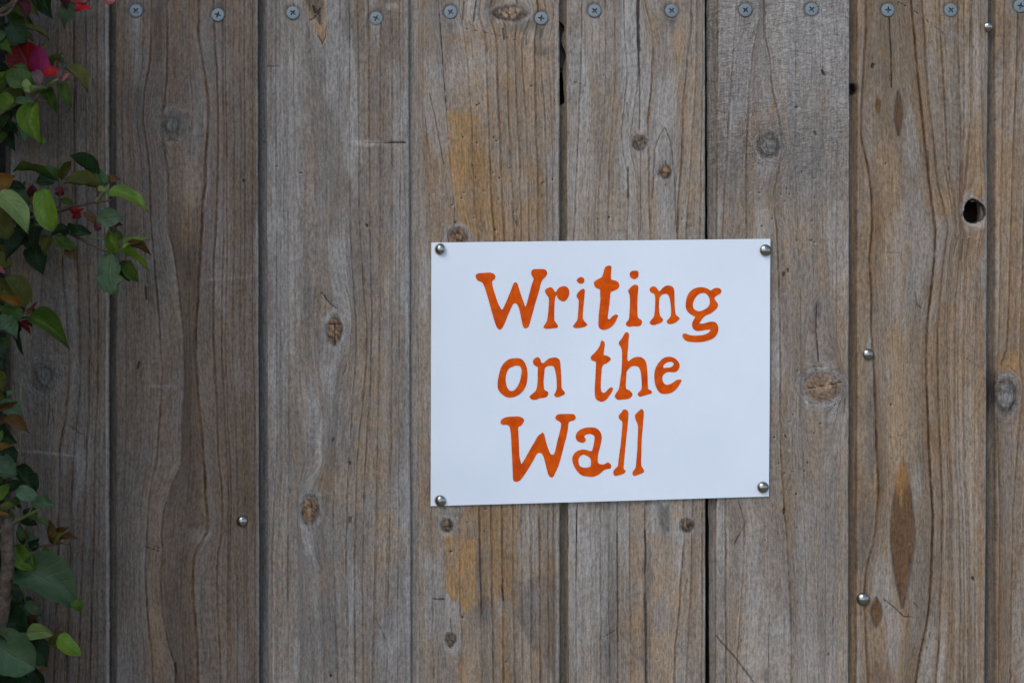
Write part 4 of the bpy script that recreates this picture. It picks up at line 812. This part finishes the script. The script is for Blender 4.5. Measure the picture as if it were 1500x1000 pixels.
def leaf_arrays(shape, bend, droop, fold, jag=0, twist=0.0, nl=12, nw=3):
    """unit leaf: x along 0..1, y half-width units, z up in lengths"""
    vs, al, ac = [], [], []
    for i in range(nl + 1):
        t = i / nl
        if shape == 'ovate': f = (t ** 0.60) * (1 - t) ** 0.98 / 0.3355
        elif shape == 'round': f = math.sqrt(max(0, 1 - (2 * t - 1) ** 2)) ** 0.85
        else: f = (t ** 0.9) * (1 - t) ** 0.95 / 0.275
        f = min(f, 1.02)
        for j in range(-nw, nw + 1):
            s = j / nw; ff = f
            if jag and abs(j) == nw: ff = f * (1 - jag * abs(math.sin(i * 2.3 + j) * math.cos(i * 1.1 + 2 * j)))
            y = s * ff + bend * math.sin(math.pi * t) + 0.05 * math.sin(t * 9 + s * 2)
            z = -droop * t * t - (0.9 * droop + 0.12) * max(0, t - .72) ** 2 * 4 - 0.5 * droop * math.sin(math.pi * t) * s * s + fold * abs(s) * f - 0.10 * fold * math.cos(t * 8 + s * 3) + 0.018 * math.sin(t * 14 + s * 4)
            a_ = twist * (t - 0.25) + 0.5 * twist * math.sin(3 * t); yl = s * ff
            y += yl * (math.cos(a_) - 1); z += yl * math.sin(a_) * 0.36 + (0.10 * fold / .2) * (abs(s) ** 3) * f
            vs.append((t, y, z)); al.append(t); ac.append(s)
    w = 2 * nw + 1; fs = []
    for i in range(nl):
        for j in range(w - 1): fs.append((i * w + j, (i + 1) * w + j, (i + 1) * w + j + 1, i * w + j + 1))
    return vs, fs, al, ac
CACHE = {}
def leaf_mesh(shape, bend, droop, fold, jag, mat, twist=0.0):
    k = (shape, bend, droop, fold, jag, mat, twist)
    if k not in CACHE:
        vs, fs, al, ac = leaf_arrays(shape, bend, droop, fold, jag, twist)
        me = bpy.data.meshes.new('leaf'); me.from_pydata(vs, [], fs); me.shade_smooth()
        a = me.attributes.new('along', 'FLOAT', 'POINT'); a.data.foreach_set('value', al)
        a = me.attributes.new('across', 'FLOAT', 'POINT'); a.data.foreach_set('value', ac)
        me.materials.append(LM[mat]); CACHE[k] = me
    return CACHE[k]
rl = random.Random(11)
def leaf(u0, v0, u1, v1, w, mat, d, shape='ovate', bend=0.0, droop=None, roll=None, tilt=None, jag=0, fold=None):
    d0 = d / 100.0
    ln = math.hypot(u1 - u0, v1 - v0) * K
    tilt = rl.uniform(-.25, .35) if tilt is None else tilt
    p0 = W(u0, v0, d0); p1 = W(u1, v1, max(0.006, d0 + tilt * ln))
    X = p1 - p0; L = X.length; X.normalize()
    N = Vector((rl.uniform(-.2, .3), -1, 0.75)); N = (N - X * N.dot(X)).normalized()
    roll = rl.uniform(-.5, .5) if roll is None else roll
    N = (Matrix.Rotation(roll, 3, X) @ N).normalized(); Y = N.cross(X)
    droop = rl.choice((.04, .16, .28)) if droop is None else droop
    fold = rl.choice((.10, .20, .30)) if fold is None else fold
    me = leaf_mesh(shape, bend, droop, fold, jag, mat, rl.choice((-.7, -.35, 0.0, .35, .7)))
    name = 'bract' if mat in ('red', 'magenta', 'crimson', 'maroon', 'pink') else 'leaf'
    o = link(name, me, vine)
    hw = w * K * (1 - d0 / DIST) * 1.22
    M = Matrix(((X.x * L, Y.x * hw, N.x * L, p0.x), (X.y * L, Y.y * hw, N.y * L, p0.y), (X.z * L, Y.z * hw, N.z * L, p0.z), (0, 0, 0, 1)))
    o.matrix_world = M
    o.matrix_local = Matrix.Translation(-VO) @ M
    return o
def tube(name, pts, r, mat, n=9, knob=0.0):
    """pts: (u, v, depth cm) ; r in px, tapering list or number"""
    P = []
    for i in range(len(pts) - 1):
        for q in range(5):
            t = q / 5; P.append([pts[i][k] * (1 - t) + pts[i + 1][k] * t for k in range(3)])
    P.append(list(pts[-1])); C = [W(p[0], p[1], p[2] / 100) for p in P]
    for _ in range(3): C = [C[0]] + [(C[i - 1] + C[i] * 2 + C[i + 1]) / 4 for i in range(1, len(C) - 1)] + [C[-1]]
    bm = bmesh.new(); prev = None; R = random.Random(hash(name) % 97 + len(pts)); m = len(C)
    for i, c in enumerate(C):
        T = (C[min(i + 1, m - 1)] - C[max(i - 1, 0)]).normalized(); A = T.cross(Vector((0.3, 1, 0.2))).normalized(); Bn = T.cross(A)
        f = i / (m - 1); rr = (r[0] * (1 - f) + r[1] * f if isinstance(r, tuple) else r) * K
        ring = []
        for j in range(n):
            a = 2 * math.pi * j / n; q = rr * (1 + knob * (math.sin(i * 1.7 + j * 2.1) * .5 + R.uniform(-.5, .5)))
            ring.append(bm.verts.new(c + A * math.cos(a) * q + Bn * math.sin(a) * q - VO))
        if prev:
            for j in range(n): bm.faces.new((prev[j], prev[(j + 1) % n], ring[(j + 1) % n], ring[j])).smooth = True
        else: bm.faces.new(ring[::-1])
        prev = ring
    bm.faces.new(prev)
    me = bpy.data.meshes.new(name); bm.to_mesh(me); bm.free(); return link(name, me, vine, mat)
def bud(u, v, r, mat, d):
    for q in range(4):
        a = q * 1.6 + u; leaf(u - r * .5 * math.cos(a), v + r * .8, u + r * .7 * math.cos(a), v - r * (.9 + .2 * math.sin(a)), r * .75, mat, d + .6 * math.sin(a), 'round', 0, .25, q * 1.1 - 1.6, 0.3, 0, .18)

# stems
tube('stem', [(-60, 1500, 3), (-30, 1100, 5), (-12, 965, 6), (4, 890, 7), (12, 830, 7.5), (9, 757, 8)], (13, 8), BARKM, 12, .16)
tube('stem', [(-70, 40, 6), (-20, 26, 6), (0, 18, 6), (18, 6, 6), (36, -14, 6), (70, -40, 6)], (4.5, 3.2), BARKM, 9, .1)
tube('stem', [(-40, 30, 7), (0, 23, 7), (10, 22, 7), (22, 8, 7), (30, -20, 7)], 2.0, BARKM)
tube('stem', [(-40, 190, 5), (0, 166, 5), (36, 145, 5.5), (60, 131, 6), (86, 116, 6.5)], (3.4, 2.2), GTWIG)
tube('stem', [(-60, 330, 4), (0, 322, 4), (60, 318, 4.5), (105, 304, 5), (139, 296, 5.5), (165, 293.5, 5.8)], (3, 1.5), TWIG)
tube('stem', [(139, 296, 5.5), (147, 288, 5.6), (153, 279, 5.8)], 2.4, GTWIG)
tube('stem', [(20, 326, 4), (60, 330, 4.5), (99, 340, 5), (123, 353, 5.3), (157, 369, 5.8)], (2.6, 1.6), TWIG)
tube('stem', [(123, 353, 5.3), (133, 346, 5.3), (140, 334, 5.3)], 1.2, GTWIG)
tube('stem', [(125, 353, 5.2), (140, 348, 5.2), (155, 352, 5.2)], 1.1, GTWIG)
tube('stem', [(-20, 470, 4), (12, 468, 4.5), (44, 464, 5)], (2.4, 1.4), TWIG)
tube('stem', [(-20, 790, 4), (19, 766, 5), (41, 754, 5.5), (60, 745, 5.8)], (2.8, 2.2), GTWIG)
tube('stem', [(42, 752, 5.5), (46, 744, 5.6), (50, 735, 5.8)], 1.2, GTWIG)
tube('stem', [(10, 806, 4), (54, 800, 4.5), (80, 797, 5)], (2.0, 1.4), TWIG)
tube('stem', [(20, 560, 4), (-10, 566, 4)], 2.0, TWIG)
tube('stem', [(-20, 600, 4), (10, 596, 4), (24, 590, 4)], (1.6, .8), TWIG)
tube('stem', [(30, 560, 4), (29, 700, 3), (28, 760, 3), (36, 870, 3), (40, 925, 4), (86, 932, 5)], 1.3, GTWIG)
tube('stem', [(48, 990, 3), (58, 981, 4), (72, 977, 4)], (1.4, .7), GTWIG)
tube('stem', [(140, -20, 4), (128, 4, 4), (116, 8, 4)], 1.2, TWIG)

G, R_ = 'green', 'red'
for a in [
 # top cluster
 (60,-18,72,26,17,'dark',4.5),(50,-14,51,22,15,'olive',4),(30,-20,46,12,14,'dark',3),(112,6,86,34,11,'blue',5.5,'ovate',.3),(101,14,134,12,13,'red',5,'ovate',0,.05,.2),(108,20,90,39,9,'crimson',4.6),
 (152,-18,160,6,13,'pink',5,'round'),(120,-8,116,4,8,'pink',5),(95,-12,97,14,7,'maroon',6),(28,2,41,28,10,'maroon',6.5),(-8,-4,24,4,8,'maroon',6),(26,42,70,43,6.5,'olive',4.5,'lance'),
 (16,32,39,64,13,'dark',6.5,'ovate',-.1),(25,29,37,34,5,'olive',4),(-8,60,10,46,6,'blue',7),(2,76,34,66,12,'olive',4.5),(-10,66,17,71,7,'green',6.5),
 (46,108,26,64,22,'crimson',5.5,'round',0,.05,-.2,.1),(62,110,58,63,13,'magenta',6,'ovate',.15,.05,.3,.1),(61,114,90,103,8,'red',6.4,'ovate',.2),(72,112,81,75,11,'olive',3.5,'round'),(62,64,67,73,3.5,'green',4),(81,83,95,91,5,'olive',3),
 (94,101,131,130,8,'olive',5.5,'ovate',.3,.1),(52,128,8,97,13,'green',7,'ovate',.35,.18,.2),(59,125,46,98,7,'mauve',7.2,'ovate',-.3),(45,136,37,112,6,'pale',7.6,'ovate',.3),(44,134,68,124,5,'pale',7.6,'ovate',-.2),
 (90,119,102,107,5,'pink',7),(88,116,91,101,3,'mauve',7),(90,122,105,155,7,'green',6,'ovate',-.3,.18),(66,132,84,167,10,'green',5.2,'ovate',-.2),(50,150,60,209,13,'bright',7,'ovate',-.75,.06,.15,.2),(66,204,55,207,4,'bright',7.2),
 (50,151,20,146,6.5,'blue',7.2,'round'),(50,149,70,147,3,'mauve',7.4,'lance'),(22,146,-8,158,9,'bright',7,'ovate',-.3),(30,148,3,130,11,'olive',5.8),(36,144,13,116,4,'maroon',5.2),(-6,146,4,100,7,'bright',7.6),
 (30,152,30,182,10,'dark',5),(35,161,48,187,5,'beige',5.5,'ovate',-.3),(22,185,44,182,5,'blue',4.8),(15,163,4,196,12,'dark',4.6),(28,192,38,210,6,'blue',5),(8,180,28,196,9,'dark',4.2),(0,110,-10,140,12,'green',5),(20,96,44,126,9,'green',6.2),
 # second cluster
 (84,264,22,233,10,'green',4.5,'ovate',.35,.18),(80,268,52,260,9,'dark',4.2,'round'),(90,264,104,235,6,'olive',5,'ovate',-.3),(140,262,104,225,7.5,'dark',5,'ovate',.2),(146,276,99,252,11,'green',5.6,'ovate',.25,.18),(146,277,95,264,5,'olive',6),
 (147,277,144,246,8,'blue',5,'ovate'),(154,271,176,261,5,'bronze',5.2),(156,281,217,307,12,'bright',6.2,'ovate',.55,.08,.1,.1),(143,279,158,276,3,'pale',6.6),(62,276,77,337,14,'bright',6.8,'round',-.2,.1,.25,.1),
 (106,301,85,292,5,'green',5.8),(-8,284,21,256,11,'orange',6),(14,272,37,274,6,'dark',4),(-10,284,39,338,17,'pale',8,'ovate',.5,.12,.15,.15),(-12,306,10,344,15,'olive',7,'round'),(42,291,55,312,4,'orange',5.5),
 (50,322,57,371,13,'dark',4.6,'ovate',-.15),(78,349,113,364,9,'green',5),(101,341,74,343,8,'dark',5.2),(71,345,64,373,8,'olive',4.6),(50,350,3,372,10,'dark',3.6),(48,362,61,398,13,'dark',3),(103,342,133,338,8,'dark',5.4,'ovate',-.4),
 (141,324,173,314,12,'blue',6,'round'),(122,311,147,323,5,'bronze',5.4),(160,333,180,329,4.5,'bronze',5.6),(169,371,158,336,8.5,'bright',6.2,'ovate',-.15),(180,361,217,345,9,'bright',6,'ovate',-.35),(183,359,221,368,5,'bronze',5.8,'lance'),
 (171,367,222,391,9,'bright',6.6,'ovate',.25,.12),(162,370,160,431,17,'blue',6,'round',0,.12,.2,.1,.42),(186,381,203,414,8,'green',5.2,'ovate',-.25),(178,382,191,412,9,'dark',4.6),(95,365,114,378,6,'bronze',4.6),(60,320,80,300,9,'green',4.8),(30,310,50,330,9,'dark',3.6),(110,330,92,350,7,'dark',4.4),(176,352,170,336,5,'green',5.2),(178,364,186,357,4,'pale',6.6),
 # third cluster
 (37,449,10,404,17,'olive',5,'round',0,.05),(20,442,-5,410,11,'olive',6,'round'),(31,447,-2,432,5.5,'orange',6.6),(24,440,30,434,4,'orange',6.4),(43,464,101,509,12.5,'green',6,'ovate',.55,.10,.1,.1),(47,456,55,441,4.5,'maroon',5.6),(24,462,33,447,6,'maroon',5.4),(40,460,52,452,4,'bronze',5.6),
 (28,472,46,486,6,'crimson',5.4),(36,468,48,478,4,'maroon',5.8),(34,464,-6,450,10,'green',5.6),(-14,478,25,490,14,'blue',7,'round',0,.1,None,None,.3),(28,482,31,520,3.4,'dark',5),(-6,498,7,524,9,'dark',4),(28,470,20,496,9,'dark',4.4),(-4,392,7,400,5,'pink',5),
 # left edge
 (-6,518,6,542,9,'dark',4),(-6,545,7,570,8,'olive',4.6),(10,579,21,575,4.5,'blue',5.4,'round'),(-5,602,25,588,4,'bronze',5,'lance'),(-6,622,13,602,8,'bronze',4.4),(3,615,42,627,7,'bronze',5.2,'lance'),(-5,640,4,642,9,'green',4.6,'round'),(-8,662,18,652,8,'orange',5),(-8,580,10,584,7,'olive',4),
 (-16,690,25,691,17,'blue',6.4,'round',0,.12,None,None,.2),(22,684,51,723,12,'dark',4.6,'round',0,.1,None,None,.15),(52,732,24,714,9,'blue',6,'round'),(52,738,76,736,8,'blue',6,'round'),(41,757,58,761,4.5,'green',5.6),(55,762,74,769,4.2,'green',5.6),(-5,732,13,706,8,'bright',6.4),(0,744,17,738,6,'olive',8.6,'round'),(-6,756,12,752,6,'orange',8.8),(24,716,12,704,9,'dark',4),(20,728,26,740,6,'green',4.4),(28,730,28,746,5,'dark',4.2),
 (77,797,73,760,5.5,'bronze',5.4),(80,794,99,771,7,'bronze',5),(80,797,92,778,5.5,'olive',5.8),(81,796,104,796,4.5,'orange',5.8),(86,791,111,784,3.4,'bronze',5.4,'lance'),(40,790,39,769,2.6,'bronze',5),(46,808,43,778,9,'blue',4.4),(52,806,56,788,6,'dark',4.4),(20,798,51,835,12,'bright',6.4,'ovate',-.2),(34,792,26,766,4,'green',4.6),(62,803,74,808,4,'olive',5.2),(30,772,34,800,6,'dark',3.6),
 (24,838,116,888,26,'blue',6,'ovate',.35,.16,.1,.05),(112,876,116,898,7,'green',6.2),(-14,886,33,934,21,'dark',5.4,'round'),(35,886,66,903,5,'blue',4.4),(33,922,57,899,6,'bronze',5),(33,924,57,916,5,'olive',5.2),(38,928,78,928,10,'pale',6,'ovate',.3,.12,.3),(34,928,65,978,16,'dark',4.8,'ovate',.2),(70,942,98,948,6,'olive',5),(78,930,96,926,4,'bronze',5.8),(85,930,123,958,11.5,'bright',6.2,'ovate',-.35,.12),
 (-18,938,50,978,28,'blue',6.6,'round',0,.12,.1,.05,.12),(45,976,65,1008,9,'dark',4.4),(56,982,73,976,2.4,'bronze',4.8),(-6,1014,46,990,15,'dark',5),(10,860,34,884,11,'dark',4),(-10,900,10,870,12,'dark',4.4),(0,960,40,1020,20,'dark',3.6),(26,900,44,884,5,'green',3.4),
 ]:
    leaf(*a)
for (ua, ub, va, vb, n) in ((-16, 34, -10, 60, 12), (-18, 26, 90, 200, 18), (-14, 46, 270, 385, 14), (-16, 20, 425, 520, 9), (-16, 8, 530, 680, 14), (-16, 40, 690, 860, 14), (-16, 50, 870, 1010, 20)):
    for q in range(n):
        u, v = rl.uniform(ua, ub), rl.uniform(va, vb); a = rl.uniform(0, 6.28); L = rl.uniform(18, 36)
        leaf(u, v, u + L * math.cos(a), v + L * (.4 * math.sin(a) + .5), L * rl.uniform(.26, .4), rl.choice(('dark', 'dark', 'green', 'olive', 'dark', 'blue')), rl.uniform(1.8, 4.2))
bud(88, 281, 7.5, 'maroon', 5.6); bud(46, 281, 7.5, 'maroon', 5); bud(112, 313, 10, 'crimson', 6); bud(143, 333, 6.5, 'maroon', 5.8)

# unseen rest of the vine, added deep and dense to shade the left planks
NF = 13000; rf = np.random.RandomState(3)
tmpl = {}
for q, args in enumerate([('ovate', .2, .15, .15), ('ovate', -.25, .1, .1), ('round', 0, .15, .12)]):
    v_, f_, a_, c_ = leaf_arrays(*args, nl=4, nw=1); tmpl[q] = (np.array(v_), np.array(f_), np.array(a_), np.array(c_))
matl = ['green', 'dark', 'bright', 'blue', 'olive', 'bronze', 'red', 'crimson']; prob = [.34, .27, .13, .12, .07, .03, .025, .015]
VV, FF, AL, AC, MI = [], [], [], [], []; off = 0; made = 0
xe = (-14 - 750) * K
while made < NF:
    # tall rounded bush, shaped to lean out and block light at the left
    p = np.array([rf.uniform(-1.35, xe), rf.uniform(-0.62, 0.12), rf.uniform(0.15, 2.35)])
    zz = (p[2] - 1.25) / 1.15; rad = math.sqrt(max(0, 1 - zz * zz))
    front = 0.10 + 0.42 * rad * sstep(xe, xe - 0.26, p[0]) + 0.06 * math.sin(p[2] * 7)
    if p[1] < -front or abs(zz) > 1: continue
    if p[1] > -0.01 and p[0] > xe - 0.07 : continue
    dens = 0.35 + 0.65 * (p[1] < -front + 0.16)
    if rf.rand() > dens: continue
    if p[0] + 0.05 > -(750 * K) * (1 + p[1] / DIST) - 0.012: continue   # keep each leaf outside the camera's view
    X = rf.normal(size=3); X[2] -= .5; X /= np.linalg.norm(X); N = rf.normal(size=3) * .7 + np.array([0, -.7, .6]); N -= X * N.dot(X); N /= np.linalg.norm(N); Y = np.cross(N, X)
    L = rf.uniform(.030, .058); w = L * rf.uniform(.32, .48)
    t = tmpl[rf.randint(3)]
    VV.append(p + t[0][:, :1] * X * L + t[0][:, 1:2] * Y * w + t[0][:, 2:3] * N * L - np.array(VO)); FF.append(t[1] + off); AL.append(t[2]); AC.append(t[3]); off += len(t[0])
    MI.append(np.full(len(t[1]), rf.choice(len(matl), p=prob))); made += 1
VV = np.concatenate(VV); FF = np.concatenate(FF); MI = np.concatenate(MI)
me = bpy.data.meshes.new('shade_foliage'); me.from_pydata(VV.tolist(), [], FF.tolist()); me.shade_smooth()
for m in matl: me.materials.append(LM[m])
me.polygons.foreach_set('material_index', MI.astype(np.int32))
for nm, ar in (('along', AL), ('across', AC)):
    a = me.attributes.new(nm, 'FLOAT', 'POINT'); a.data.foreach_set('value', np.concatenate(ar).astype(np.float32))
fo = link('shade_foliage', me, vine); tag(fo, kind='stuff')
for q in range(7):
    x = -90 - q * 130; R = random.Random(q + 40); w = lambda a: R.uniform(-a, a)
    tube('stem', [(-420 + q * 30, 3020, 8 + q), (x * .6 - 150 + w(60), 2300, 10 + q), (x - 60 + w(90), 1600, 10 + 2 * q), (x - 70 + w(100), 900, 12 + 2 * q), (x - 90 + w(110), 250, 12 + 2 * q), (x - 60 + w(130), -500, 12 + 2 * q)], (17, 4), BARKM, 9, .1)
bpy.context.view_layer.update()
